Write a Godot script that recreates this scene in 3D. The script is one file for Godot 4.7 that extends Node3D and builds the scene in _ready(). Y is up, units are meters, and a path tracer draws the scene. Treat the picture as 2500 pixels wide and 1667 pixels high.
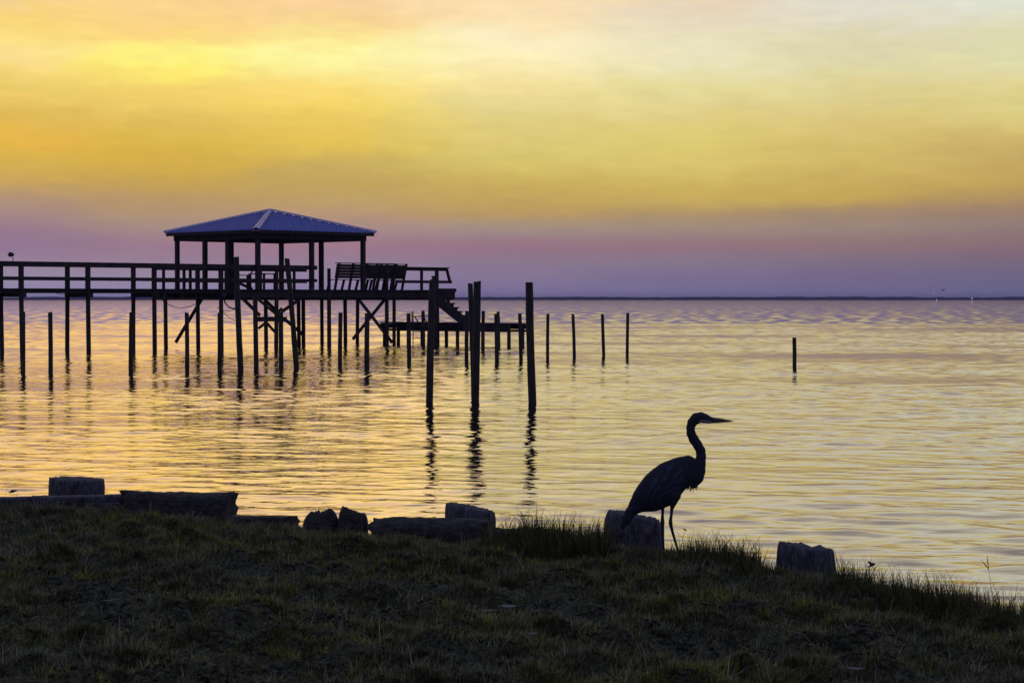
extends Node3D

# Dusk on a bay: a heron on a grassy bank, an old timber pier with a pavilion, mooring pilings.
# Water level is y = 0, the camera looks along -z.

const F := 5000.0            # focal length of the photograph in its own pixels
const EYE := Vector3(0, 2.05, 0)
const PITCH := 0.0207
const BANK := 0.35
const TURN := 0.777          # the pier's direction, radians

var M := {}
var used := {}
var box: BoxMesh
var round_post: CylinderMesh
var rng := RandomNumberGenerator.new()
var clods: FastNoiseLite
var fine: FastNoiseLite
var edge_x := PackedFloat32Array()
var edge_d := PackedFloat32Array()

# ------------------------------------------------------------------ pixels to directions

func ray(u: float, v: float) -> Vector3:
	var a := (u - 1250.0) / F
	var b := (833.5 - v) / F
	return Vector3(a, b * cos(PITCH) - sin(PITCH), -b * sin(PITCH) - cos(PITCH))

func at_depth(u: float, v: float, d: float) -> Vector3:
	var r := ray(u, v)
	return EYE + r * (d / -r.z)

func on_level(u: float, v: float, y: float) -> Vector3:
	var r := ray(u, v)
	return EYE + r * ((y - EYE.y) / r.y)

# point of the pixel's ray on the plane local z = zl of a turned frame
func on_plane(frame: Transform3D, u: float, v: float, zl: float) -> Vector3:
	var inv := frame.affine_inverse()
	var o := inv * EYE
	var r := inv.basis * ray(u, v)
	return o + r * ((zl - o.z) / r.z)

# ------------------------------------------------------------------ naming

func numbered(called: String) -> String:
	var n: int = used.get(called, 0)
	used[called] = n + 1
	return called if n == 0 else "%s_%03d" % [called, n]

func tag(o: Node, label: String, category: String, group := "") -> void:
	o.set_meta("label", label)
	o.set_meta("category", category)
	if group != "":
		o.set_meta("group", group)

func thing(called: String, label: String, category: String, at := Vector3.ZERO, turn := 0.0, group := "") -> Node3D:
	var o := Node3D.new()
	o.name = numbered(called)
	add_child(o)
	o.position = at
	o.rotation.y = turn
	tag(o, label, category, group)
	return o

func part(called: String, mesh: Mesh, mat: Material, parent: Node, xf := Transform3D.IDENTITY) -> MeshInstance3D:
	var o := MeshInstance3D.new()
	o.name = called
	o.mesh = mesh
	o.material_override = mat
	o.transform = xf
	parent.add_child(o, true)
	return o

func solo(called: String, mesh: Mesh, mat: Material, label: String, category: String, group := "", xf := Transform3D.IDENTITY) -> MeshInstance3D:
	var o := part(numbered(called), mesh, mat, self, xf)
	tag(o, label, category, group)
	return o

func structure(called: String, mesh: Mesh, mat: Material) -> MeshInstance3D:
	var o := part(numbered(called), mesh, mat, self)
	o.set_meta("kind", "structure")
	return o

# ------------------------------------------------------------------ shapes

# a sawn timber from a to b, w wide and h deep
func timber(called: String, parent: Node, a: Vector3, b: Vector3, w: float, h: float, mat: Material) -> MeshInstance3D:
	var x := b - a
	var l := x.length()
	x = x / l
	var up := Vector3.UP if absf(x.y) < 0.95 else Vector3(0, 0, 1)
	var z := x.cross(up).normalized()
	var y := z.cross(x)
	return part(called, box, mat, parent, Transform3D(Basis(x * l, y * h, z * w), (a + b) / 2.0))

func block(called: String, parent: Node, centre: Vector3, size: Vector3, mat: Material) -> MeshInstance3D:
	return part(called, box, mat, parent, Transform3D(Basis.from_scale(size), centre))

# a round post from a (foot) to b (head)
func pole(called: String, parent: Node, a: Vector3, b: Vector3, r: float, mat: Material) -> MeshInstance3D:
	var y := b - a
	var x := y.cross(Vector3(0, 0, 1)).normalized()
	var z := x.cross(y).normalized()
	return part(called, round_post, mat, parent, Transform3D(Basis(x * r, y, z * r), (a + b) / 2.0))

func quad(st: SurfaceTool, a: Vector3, b: Vector3, c: Vector3, d: Vector3) -> void:
	for p in [a, b, c, a, c, d]:
		st.add_vertex(p)

func new_st(smooth := true) -> SurfaceTool:
	var st := SurfaceTool.new()
	st.begin(Mesh.PRIMITIVE_TRIANGLES)
	st.set_smooth_group(0 if smooth else -1)
	return st

func done(st: SurfaceTool) -> ArrayMesh:
	st.index()
	st.generate_normals()
	return st.commit()

# tube through pts with a radius at each, flattened across z by flat
func tube(st: SurfaceTool, pts: Array, radii: Array, sides := 10, capped := true) -> void:
	var rings := []
	var side := Vector3.ZERO
	for i in pts.size():
		var t: Vector3 = (pts[mini(i + 1, pts.size() - 1)] - pts[maxi(i - 1, 0)]).normalized()
		if i == 0:
			side = t.cross(Vector3(0.13, 0.2, 1)).normalized()
		side = (side - t * side.dot(t)).normalized()
		var other := t.cross(side)
		var ring := []
		for k in sides:
			var a := TAU * k / sides
			ring.append(pts[i] + (side * cos(a) + other * sin(a)) * radii[i])
		rings.append(ring)
	for i in pts.size() - 1:
		for k in sides:
			var n := (k + 1) % sides
			quad(st, rings[i][k], rings[i + 1][k], rings[i + 1][n], rings[i][n])
	if capped:
		for k in sides:
			var n := (k + 1) % sides
			for p in [pts[0], rings[0][k], rings[0][n], pts[-1], rings[-1][n], rings[-1][k]]:
				st.add_vertex(p)

# straight old piling with slight bow, taper and an unevenly sawn top; foot at the origin, below the water
func piling_mesh(height: float, r0: float, r1: float, lean: Vector3, bow: float, cut: float, sides: int, squareness: float, s: int) -> ArrayMesh:
	var st := new_st()
	var n := FastNoiseLite.new()
	n.seed = s
	n.frequency = 1.0
	var rows := 14
	var rings := []
	for i in rows + 1:
		var t := float(i) / rows
		var c := Vector3(lean.x * t + bow * sin(PI * t), -1.0 + (height + 1.0) * t, lean.z * t)
		var ring := []
		for k in sides:
			var a := TAU * (k + 0.5) / sides
			var q := 1.0 / maxf(absf(cos(a)), absf(sin(a)))
			var r: float = lerpf(r0, r1, t) * lerpf(1.0, minf(q, 1.3), squareness)
			r *= 1.0 + 0.12 * n.get_noise_3d(cos(a) * 2.0, c.y * 1.7, sin(a) * 2.0 + s) + 0.05 * n.get_noise_2d(k * 3.1, s * 2.0)
			var p := c + Vector3(cos(a) * r, 0, sin(a) * r)
			if i == rows:
				p.y += cut * cos(a) + 0.012 * n.get_noise_2d(k * 5.0, s)
			ring.append(p)
		rings.append(ring)
	for i in rows:
		for k in sides:
			var m := (k + 1) % sides
			quad(st, rings[i][k], rings[i + 1][k], rings[i + 1][m], rings[i][m])
	var top: Vector3 = Vector3(lean.x, height, lean.z)
	st.set_smooth_group(1)
	for k in sides:
		for p in [top, rings[rows][(k + 1) % sides], rings[rows][k]]:
			st.add_vertex(p)
	return done(st)

# weathered stump: grooved sides, split and eroded top. Foot at the origin.
func stump_mesh(r: float, h: float, slope: Vector2, groove: float, rough: float, s: int, taper := 0.92, dome := 0.12, squash := 0.85) -> ArrayMesh:
	var st := new_st()
	var n := FastNoiseLite.new()
	n.seed = s
	n.frequency = 1.0
	n.fractal_octaves = 3
	var sides := 72
	var rows := 22
	var rings := []
	for i in rows + 1:
		var t := float(i) / rows
		var ring := []
		for k in sides:
			var a := TAU * k / sides
			var crack := pow(maxf(0.0, n.get_noise_2d(cos(a) * 3.2 + 7.0, sin(a) * 3.2 + t * 0.35)), 0.6)
			var line := 0.5 + 0.5 * sin(a * 17.0 + 3.0 * n.get_noise_2d(a * 2.0, t * 1.2))
			var rr := r * lerpf(1.0, taper, t) * (1.0 - groove * crack - 0.3 * groove * line * line + rough * n.get_noise_3d(cos(a) * 2.2, t * 2.0, sin(a) * 2.2))
			var top := h + slope.x * cos(a) + slope.y * sin(a) - groove * 0.12 * h * crack + rough * 0.4 * h * n.get_noise_2d(cos(a) * 2.6 + 20.0, sin(a) * 2.6)
			if t > 0.84:
				rr *= 1.0 - dome * pow((t - 0.84) / 0.16, 2.0)
			ring.append(Vector3(cos(a) * rr, -0.3 + (top + 0.3) * (1.0 - pow(1.0 - t, 1.1)), sin(a) * rr * squash))
		rings.append(ring)
	for i in rows:
		for k in sides:
			var m := (k + 1) % sides
			quad(st, rings[i][k], rings[i + 1][k], rings[i + 1][m], rings[i][m])
	var last: Array = rings[rows]
	for j in 5:
		var f := 1.0 - (j + 1) / 5.0
		var ring := []
		for k in sides:
			var a := TAU * k / sides
			var p: Vector3 = rings[rows][k]
			var q := Vector3(p.x * f, 0, p.z * f)
			q.y = lerpf(h - 0.03, p.y, f) + (slope.x * cos(a) + slope.y * sin(a)) * (f - f * f) * 0.4 + rough * 0.35 * h * n.get_noise_2d(q.x * 30.0, q.z * 30.0)
			ring.append(q)
		for k in sides:
			var m := (k + 1) % sides
			quad(st, last[k], ring[k], ring[m], last[m])
		last = ring
	return done(st)

# eroded timber or log lying from a to b: cross-section w x h, worn by noise
func worn_beam(a: Vector3, b: Vector3, w: float, h: float, wear: float, s: int, roundness := 0.0, steps := 60) -> ArrayMesh:
	var st := new_st()
	var n := FastNoiseLite.new()
	n.seed = s
	n.frequency = 1.0
	n.fractal_octaves = 4
	var x := (b - a).normalized()
	var z := x.cross(Vector3.UP).normalized()
	var y := z.cross(x)
	var l := a.distance_to(b)
	var per := 28
	var rings := []
	for i in steps + 1:
		var t := float(i) / steps
		var ring := []
		for k in per:
			var ang := TAU * (k + 0.5) / per
			var c := cos(ang)
			var sn := sin(ang)
			var q := 1.0 / maxf(absf(c), absf(sn))
			q = lerpf(minf(q, 1.34), 1.0, roundness)
			var p := Vector2(c * q * w / 2.0, sn * q * h / 2.0)
			var e := n.get_noise_3d(t * l * 4.0, p.x * 8.0 + s, p.y * 8.0)
			var g := n.get_noise_3d(t * l * 1.1, p.x * 30.0, p.y * 30.0 + s)
			p *= 1.0 + wear * (e * 1.2 - 0.15) + wear * 0.35 * g
			var ends := n.get_noise_2d(p.x * 14.0 + s, p.y * 14.0) * wear * 0.25
			ring.append(a + x * (t * l + (ends if i == 0 or i == steps else 0.0)) + z * p.x + y * p.y)
		rings.append(ring)
	for i in steps:
		for k in per:
			var m := (k + 1) % per
			quad(st, rings[i][k], rings[i][m], rings[i + 1][m], rings[i + 1][k])
	st.set_smooth_group(1)
	for k in per:
		var m := (k + 1) % per
		for p in [a, rings[0][m], rings[0][k], b, rings[steps][k], rings[steps][m]]:
			st.add_vertex(p)
	return done(st)

# ------------------------------------------------------------------ textures and materials

func noise_tex(freq: float, s: int, lo: Color, hi: Color, stretch := Vector2i(512, 512), as_normal := 0.0) -> ImageTexture:
	var n := FastNoiseLite.new()
	n.seed = s
	n.frequency = freq
	n.fractal_octaves = 5
	n.noise_type = FastNoiseLite.TYPE_SIMPLEX_SMOOTH
	var im := n.get_seamless_image(stretch.x, stretch.y)
	im.resize(512, 512, Image.INTERPOLATE_CUBIC)
	if as_normal > 0.0:
		im.convert(Image.FORMAT_RGBA8)
		im.bump_map_to_normal_map(as_normal)
		return ImageTexture.create_from_image(im)
	im.convert(Image.FORMAT_L8)
	var src := im.get_data()
	var ramp := PackedByteArray()
	ramp.resize(src.size() * 3)
	for i in src.size():
		var c := lo.lerp(hi, src[i] / 255.0)
		ramp[i * 3] = int(c.r * 255.0)
		ramp[i * 3 + 1] = int(c.g * 255.0)
		ramp[i * 3 + 2] = int(c.b * 255.0)
	return ImageTexture.create_from_image(Image.create_from_data(512, 512, false, Image.FORMAT_RGB8, ramp))

func lin(r: float, g: float, b: float) -> Color:
	return Color(r, g, b).linear_to_srgb()

func mat(called: String, lo: Color, hi: Color, rough: float, freq: float, s: int, scale: Vector3, bump := 2.0, stretch := Vector2i(512, 512), metal := 0.0) -> StandardMaterial3D:
	var m := StandardMaterial3D.new()
	m.resource_name = called
	m.albedo_texture = noise_tex(freq, s, lo, hi, stretch)
	m.roughness = rough
	m.metallic = metal
	m.metallic_specular = 0.4
	m.uv1_triplanar = true
	m.uv1_world_triplanar = true
	m.uv1_scale = scale
	if bump > 0.0:
		m.normal_enabled = true
		m.normal_texture = noise_tex(freq * 1.7, s + 5, lo, hi, stretch, bump)
	M[called] = m
	return m

func plain(called: String, c: Color, rough: float, metal := 0.0) -> StandardMaterial3D:
	var m := StandardMaterial3D.new()
	m.resource_name = called
	m.albedo_color = c
	m.roughness = rough
	m.metallic = metal
	M[called] = m
	return m

func make_materials() -> void:
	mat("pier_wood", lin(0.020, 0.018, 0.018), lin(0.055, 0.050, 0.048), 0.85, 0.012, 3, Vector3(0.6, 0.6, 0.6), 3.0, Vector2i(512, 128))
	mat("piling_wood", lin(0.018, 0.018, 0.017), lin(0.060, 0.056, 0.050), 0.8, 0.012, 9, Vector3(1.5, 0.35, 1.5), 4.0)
	mat("stump_wood", lin(0.012, 0.012, 0.017), lin(0.19, 0.188, 0.225), 0.9, 0.016, 21, Vector3(4.5, 1.1, 4.5), 8.0)
	mat("log_wood", lin(0.010, 0.010, 0.009), lin(0.105, 0.10, 0.10), 0.95, 0.018, 31, Vector3(1.3, 3.2, 3.2), 8.0)
	mat("soil", lin(0.004, 0.004, 0.002), lin(0.165, 0.172, 0.09), 1.0, 0.034, 41, Vector3(1.7, 1.7, 1.7), 10.0)
	mat("roof_metal", lin(0.13, 0.175, 0.50), lin(0.18, 0.23, 0.62), 0.45, 0.02, 51, Vector3(0.8, 0.8, 0.8), 0.0)
	plain("hip_metal", lin(0.40, 0.38, 0.58), 0.45)
	mat("forest", lin(0.02, 0.03, 0.03), lin(0.06, 0.075, 0.07), 1.0, 0.02, 61, Vector3(0.02, 0.02, 0.02), 0.0)
	plain("steel", lin(0.10, 0.10, 0.11), 0.45, 0.8)
	plain("cable_rubber", lin(0.012, 0.012, 0.013), 0.6)
	mat("plumage", lin(0.008, 0.010, 0.017), lin(0.036, 0.044, 0.072), 0.8, 0.03, 71, Vector3(7, 7, 7), 3.0)
	mat("wing_plumage", lin(0.002, 0.004, 0.010), lin(0.105, 0.13, 0.23), 0.7, 0.03, 77, Vector3(22, 22, 22), 3.0)
	plain("pale_plumage", lin(0.13, 0.13, 0.14), 0.85)
	plain("beak_horn", lin(0.09, 0.075, 0.04), 0.5)
	plain("leg_skin", lin(0.05, 0.045, 0.035), 0.7)
	plain("eye_dark", lin(0.01, 0.01, 0.01), 0.15)
	plain("bird_dark", lin(0.03, 0.03, 0.035), 0.9)
	mat("dry_leaf", lin(0.16, 0.15, 0.13), lin(0.42, 0.40, 0.35), 0.9, 0.03, 81, Vector3(9, 9, 9), 3.0)
	plain("dry_stem", lin(0.22, 0.20, 0.15), 0.9)
	var b := StandardMaterial3D.new()
	b.resource_name = "lamp_glow"
	b.albedo_color = Color(0.9, 0.9, 0.95)
	b.emission_enabled = true
	b.emission = Color(1.0, 0.97, 1.0)
	b.emission_energy_multiplier = 1.5
	M["lamp_glow"] = b
	var g := StandardMaterial3D.new()
	g.resource_name = "grass_blade"
	g.vertex_color_use_as_albedo = true
	g.albedo_color = Color.WHITE
	g.roughness = 0.75
	g.metallic_specular = 0.35
	g.backlight_enabled = true
	g.backlight = Color(0.62, 0.62, 0.45)
	M["grass_blade"] = g
	# water: a mirror of the sky at these low angles, wave shape from the mesh, ripples from the relief
	var w := StandardMaterial3D.new()
	w.resource_name = "bay_water"
	w.albedo_color = lin(0.33, 0.29, 0.275)
	w.metallic = 1.0
	w.roughness = 0.03
	w.normal_enabled = true
	var n := FastNoiseLite.new()
	n.seed = 5
	n.frequency = 0.011
	n.fractal_octaves = 3
	var im := n.get_seamless_image(512, 1024)
	im.convert(Image.FORMAT_RGBA8)
	im.bump_map_to_normal_map(6.0)
	w.normal_texture = ImageTexture.create_from_image(im)
	w.normal_scale = 0.25
	M["bay_water"] = w

# ------------------------------------------------------------------ sky

const SKY_U := [0.0, 400.0, 800.0, 1250.0, 1700.0, 2100.0, 2500.0]
const SKY_V := [0.0, 50.0, 100.0, 140.0, 180.0, 220.0, 260.0, 300.0, 350.0, 400.0, 450.0, 490.0, 520.0, 560.0, 600.0, 640.0, 680.0, 725.0]
const SKY_C := [
	[240,208,165, 253,215,145, 252,212,160, 253,225,180, 235,215,185, 228,222,210, 222,228,222],
	[250,215,125, 253,214,140, 250,215,148, 253,228,180, 232,218,190, 226,220,200, 226,226,200],
	[253,222,130, 253,218,130, 254,236,150, 254,240,195, 235,225,190, 224,216,180, 224,218,180],
	[254,226,145, 255,244,130, 255,248,165, 255,242,190, 236,228,190, 222,214,172, 224,220,175],
	[252,220,135, 255,236,115, 254,238,150, 250,232,170, 234,226,178, 224,216,165, 226,220,170],
	[238,208,110, 246,214,110, 252,222,122, 244,224,155, 230,220,155, 224,210,148, 226,212,145],
	[236,200,105, 240,206,105, 248,216,105, 232,216,145, 228,212,145, 222,205,140, 222,208,138],
	[228,188,88, 228,192,95, 236,202,98, 226,208,130, 226,208,130, 222,200,128, 220,202,125],
	[232,184,75, 222,184,78, 230,196,88, 222,202,120, 222,204,115, 214,190,112, 208,182,108],
	[218,178,80, 215,175,75, 205,175,95, 216,196,108, 220,198,112, 210,184,105, 200,170,100],
	[203,165,95, 200,165,85, 196,165,95, 205,175,95, 208,182,98, 202,172,95, 198,165,92],
	[180,148,120, 186,152,105, 192,160,105, 195,165,95, 202,172,95, 196,165,90, 178,146,98],
	[170,140,132, 180,150,115, 185,150,120, 188,155,100, 178,150,105, 166,138,112, 158,130,110],
	[155,125,140, 167,141,133, 170,140,138, 163,142,133, 161,139,127, 155,134,123, 147,125,119],
	[150,121,148, 157,124,141, 161,123,140, 153,119,133, 149,119,128, 146,118,122, 138,111,118],
	[152,131,154, 154,130,152, 152,129,152, 143,122,143, 137,120,140, 129,113,132, 124,107,125],
	[156,142,168, 155,139,166, 151,134,164, 136,122,152, 126,115,146, 119,108,140, 113,106,134],
	[153,145,183, 153,143,182, 145,133,173, 133,123,160, 127,119,154, 120,114,148, 113,111,142],
]

func make_sky() -> ImageTexture:
	var wide := 2048
	var high := 2048
	var half := high / 2
	# colours towards the sunset, by height above the horizon in degrees, then those of the far side of the sky
	var glow_e := [8.4, 11.0, 15.0, 22.0, 35.0, 55.0, 90.0]
	var glow_l := [[240,212,160], [240,212,165], [226,201,166], [188,172,166], [144,145,168], [120,128,166], [110,120,159]]
	var glow_r := [[226,226,212], [225,218,194], [210,202,182], [182,174,170], [142,145,170], [116,124,163], [106,116,156]]
	var far_e := [0.0, 6.0, 14.0, 25.0, 45.0, 90.0]
	var far_c := [[112,106,138], [122,108,136], [116,110,144], [118,120,157], [114,122,161], [110,120,159]]
	var cols := []
	for r in SKY_C.size():
		var line := []
		for k in SKY_U.size():
			line.append(Vector3(SKY_C[r][k * 3], SKY_C[r][k * 3 + 1], SKY_C[r][k * 3 + 2]))
		cols.append(line)
	var nz := FastNoiseLite.new()
	nz.seed = 12
	nz.frequency = 1.0
	nz.fractal_octaves = 4
	var data := PackedFloat32Array()
	data.resize(wide * high * 3)
	data.fill(0.12)
	var lut := PackedFloat32Array()
	lut.resize(4096)
	for i in 4096:
		lut[i] = pow((i / 4095.0 * 1.05 + 0.055) / 1.055, 2.4) if i > 160 else i / 4095.0 * 1.05 / 12.92
	for row in half:
		var el := 90.0 - (row + 0.5) * 180.0 / high
		var low := el < 30.0
		# ladder positions for this height
		var far := ladder(far_e, far_c, el)
		var hi_l := ladder(glow_e, glow_l, maxf(el, 8.4))
		var hi_r := ladder(glow_e, glow_r, maxf(el, 8.4))
		var col := 0
		while col < wide:
			var az := (col + 0.5) * 360.0 / wide     # 0 is straight ahead, positive to the right
			if az > 180.0:
				az -= 360.0
			var step := 16 if not low else 1 if absf(az) < 45.5 else 4
			var c: Vector3
			var u := 1250.0 + F * tan(deg_to_rad(clampf(az, -40.0, 40.0)))
			var v := 730.0 - F * tan(deg_to_rad(minf(el, 40.0)))
			if low:
				var w1 := nz.get_noise_2d(az * 0.30, el * 1.1)
				var w2 := nz.get_noise_2d(az * 0.9 + 40.0, el * 4.0)
				u += 110.0 * w1
				v += (15.0 * w2 + 26.0 * w1) * smoothstep(1.5, 5.5, el) + 4.0 * w2
			var t := smoothstep(0.0, 2500.0, clampf(u, 0.0, 2500.0))
			var top := hi_l.lerp(hi_r, t)
			if v < 60.0 and v < 0.0:
				c = top.lerp(grid(cols, u, 0.0), clampf(1.0 + v / 160.0, 0.0, 1.0))
			else:
				c = grid(cols, u, v)
			var away := smoothstep(16.0, 95.0, absf(az + 5.0))
			c = c.lerp(far, away)
			if low:
				var s := nz.get_noise_2d(az * 0.42 + 9.0, el * 6.0 + az * 0.25) * 0.6 + nz.get_noise_2d(az * 1.3, el * 13.0 + az * 0.5 + 70.0) * 0.4
				c *= 1.0 + 0.05 * s * clampf(el * 0.5, 0.12, 1.0)
			var at := (row * wide + col) * 3
			for k in 3:
				var val := lut[clampi(int(c[k] / 255.0 / 1.05 * 4095.0), 0, 4095)]
				for q in step:
					data[at + q * 3 + k] = val
			col += step
	var im := Image.create_from_data(wide, high, false, Image.FORMAT_RGBF, data.to_byte_array())
	return ImageTexture.create_from_image(im)

func ladder(es: Array, cs: Array, e: float) -> Vector3:
	for i in es.size() - 1:
		if e <= es[i + 1]:
			var t := clampf((e - es[i]) / (es[i + 1] - es[i]), 0.0, 1.0)
			var a := Vector3(cs[i][0], cs[i][1], cs[i][2])
			var b := Vector3(cs[i + 1][0], cs[i + 1][1], cs[i + 1][2])
			return a.lerp(b, t)
	return Vector3(cs[-1][0], cs[-1][1], cs[-1][2])

func grid(cols: Array, u: float, v: float) -> Vector3:
	u = clampf(u, 0.0, 2500.0)
	v = clampf(v, 0.0, 725.0)
	var i := 0
	while i < SKY_U.size() - 2 and u > SKY_U[i + 1]:
		i += 1
	var j := 0
	while j < SKY_V.size() - 2 and v > SKY_V[j + 1]:
		j += 1
	var tu: float = (u - SKY_U[i]) / (SKY_U[i + 1] - SKY_U[i])
	tu = tu * tu * (3.0 - 2.0 * tu)
	var tv: float = (v - SKY_V[j]) / (SKY_V[j + 1] - SKY_V[j])
	var p := []
	for k in [maxi(j - 1, 0), j, j + 1, mini(j + 2, SKY_V.size() - 1)]:
		var a: Vector3 = cols[k][i]
		p.append(a.lerp(cols[k][i + 1], tu))
	var p0: Vector3 = p[0]
	var p1: Vector3 = p[1]
	var p2: Vector3 = p[2]
	var p3: Vector3 = p[3]
	return p1.cubic_interpolate(p2, p0, p3, tv)

# ------------------------------------------------------------------ water

func make_water() -> void:
	rng.seed = 77
	var waves := []
	var count := 28
	for i in count:
		var wl := 0.36 * pow(2.3 / 0.36, float(i) / (count - 1))
		var dir := deg_to_rad(rng.randf_range(-1.0, 1.0) * 55.0)
		var k := TAU / wl
		var slope := 0.0122 * (1.0 if i < 20 else 0.6)
		waves.append([sin(dir) * k, cos(dir) * k, slope / k, rng.randf() * TAU, wl])
	var patch := FastNoiseLite.new()
	patch.seed = 4
	patch.frequency = 0.05
	patch.fractal_octaves = 2
	var ds := PackedFloat32Array()
	var d := 8.0
	while d < 170.0:
		ds.append(d)
		d += maxf(0.045, 0.0026 * d)
	while d < 6500.0:
		ds.append(d)
		d += maxf(0.5, 0.35 * d * d / 4200.0)
	ds.append(6500.0)
	var cols := 380
	var vs := PackedVector3Array()
	var ns := PackedVector3Array()
	var uvs := PackedVector2Array()
	var idx := PackedInt32Array()
	var rows := ds.size()
	for j in rows:
		var dd := ds[j]
		var wide := 0.31 * dd + 4.0
		var gap := maxf(0.0026 * dd, 2.0 * wide / cols)
		var live := []
		for w in waves:
			# waves shorter than the mesh can carry lose their height first, then their slope; the relief takes over
			var f: float = clampf((w[4] / gap - 2.5) / 2.5, 0.0, 1.0)
			var fs: float = clampf((w[4] / gap - 1.0) / 1.6, 0.0, 1.0)
			if fs > 0.0:
				live.append([w[0], w[1], w[2] * fs, w[3], f])
		for i in cols + 1:
			var x := (2.0 * i / cols - 1.0) * wide
			var h := 0.0
			var sx := 0.0
			var sz := 0.0
			if live.size() > 0:
				# sheltered by the bank, livelier out in the open bay
				var amp := (0.85 + 1.0 * patch.get_noise_2d(x * 0.7, dd * 1.6)) * (1.0 + 0.9 * smoothstep(45.0, 120.0, dd))
				for w in live:
					var kx: float = w[0]
					var kz: float = w[1]
					var a: float = w[2]
					var ph: float = kx * x + kz * dd + w[3]
					var sn := sin(ph)
					h += a * w[4] * (sn + 0.25 * sn * sn)
					var c := a * cos(ph) * (1.0 + 0.5 * sn)
					sx += kx * c
					sz += kz * c
				h *= amp
				sx *= amp
				sz *= amp
			vs.append(Vector3(x, h, -dd))
			ns.append(Vector3(-sx, 1.0, sz).normalized())
			uvs.append(Vector2(x / 4.6, dd / 3.4))
	var n := cols + 1
	for j in rows - 1:
		for i in cols:
			var p := j * n + i
			idx.append_array([p, p + n, p + n + 1, p, p + n + 1, p + 1])
	var arr := []
	arr.resize(Mesh.ARRAY_MAX)
	arr[Mesh.ARRAY_VERTEX] = vs
	arr[Mesh.ARRAY_NORMAL] = ns
	arr[Mesh.ARRAY_TEX_UV] = uvs
	arr[Mesh.ARRAY_INDEX] = idx
	var tang := PackedFloat32Array()
	tang.resize(vs.size() * 4)
	for i in vs.size():
		tang[i * 4] = 1.0
		tang[i * 4 + 3] = 1.0
	arr[Mesh.ARRAY_TANGENT] = tang
	var me := ArrayMesh.new()
	me.add_surface_from_arrays(Mesh.PRIMITIVE_TRIANGLES, arr)
	structure("water", me, M["bay_water"])

# ------------------------------------------------------------------ the bank

func make_edge() -> void:
	for p in [[-900, 1190], [-300, 1216], [0, 1237], [300, 1253], [560, 1280], [720, 1297], [900, 1313], [1100, 1336], [1270, 1332], [1450, 1350], [1600, 1357], [1750, 1372], [1880, 1412], [2050, 1438], [2300, 1486], [2500, 1514], [2900, 1570], [3600, 1600]]:
		var q := on_level(p[0], p[1], BANK)
		edge_x.append(q.x)
		edge_d.append(-q.z)

func edge_at(x: float) -> float:
	var n := edge_x.size()
	if x <= edge_x[0]:
		return edge_d[0] + (edge_x[0] - x) * 0.5
	for i in n - 1:
		if x <= edge_x[i + 1]:
			return lerpf(edge_d[i], edge_d[i + 1], (x - edge_x[i]) / (edge_x[i + 1] - edge_x[i]))
	return edge_d[n - 1] - (x - edge_x[n - 1]) * 0.3

func ground_y(x: float, d: float) -> float:
	var e := edge_at(x) - d + 0.07 * fine.get_noise_2d(x * 1.5, d)
	var y := lerpf(-0.45, BANK, smoothstep(-0.36, -0.04, e))
	var near := smoothstep(0.0, 0.8, e)
	var c := clods.get_noise_2d(x, d * 1.25)
	var lump := 0.10 * (absf(c) * 2.0 - 0.55) * lerpf(0.25, 1.0, near)
	y += lump + 0.030 * fine.get_noise_2d(x * 6.0, d * 6.0) + 0.017 * fine.get_noise_2d(x * 22.0, d * 22.0)
	# turf hummocks along the edge by the heron
	y += 0.05 * exp(-pow((x - 0.42) / 0.42, 2.0) - pow((e - 0.28) / 0.30, 2.0))
	y += 0.05 * exp(-pow((x - 1.5) / 0.35, 2.0) - pow((e - 0.15) / 0.2, 2.0))
	y += 0.05 * exp(-pow((x - 2.0) / 0.3, 2.0) - pow((e - 0.2) / 0.22, 2.0))
	# the spot trodden flat under the heron's feet
	y = lerpf(y, 0.368, exp(-pow((x - 1.05) / 0.22, 4.0) - pow((d - 13.5) / 0.16, 4.0)))
	return y

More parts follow.
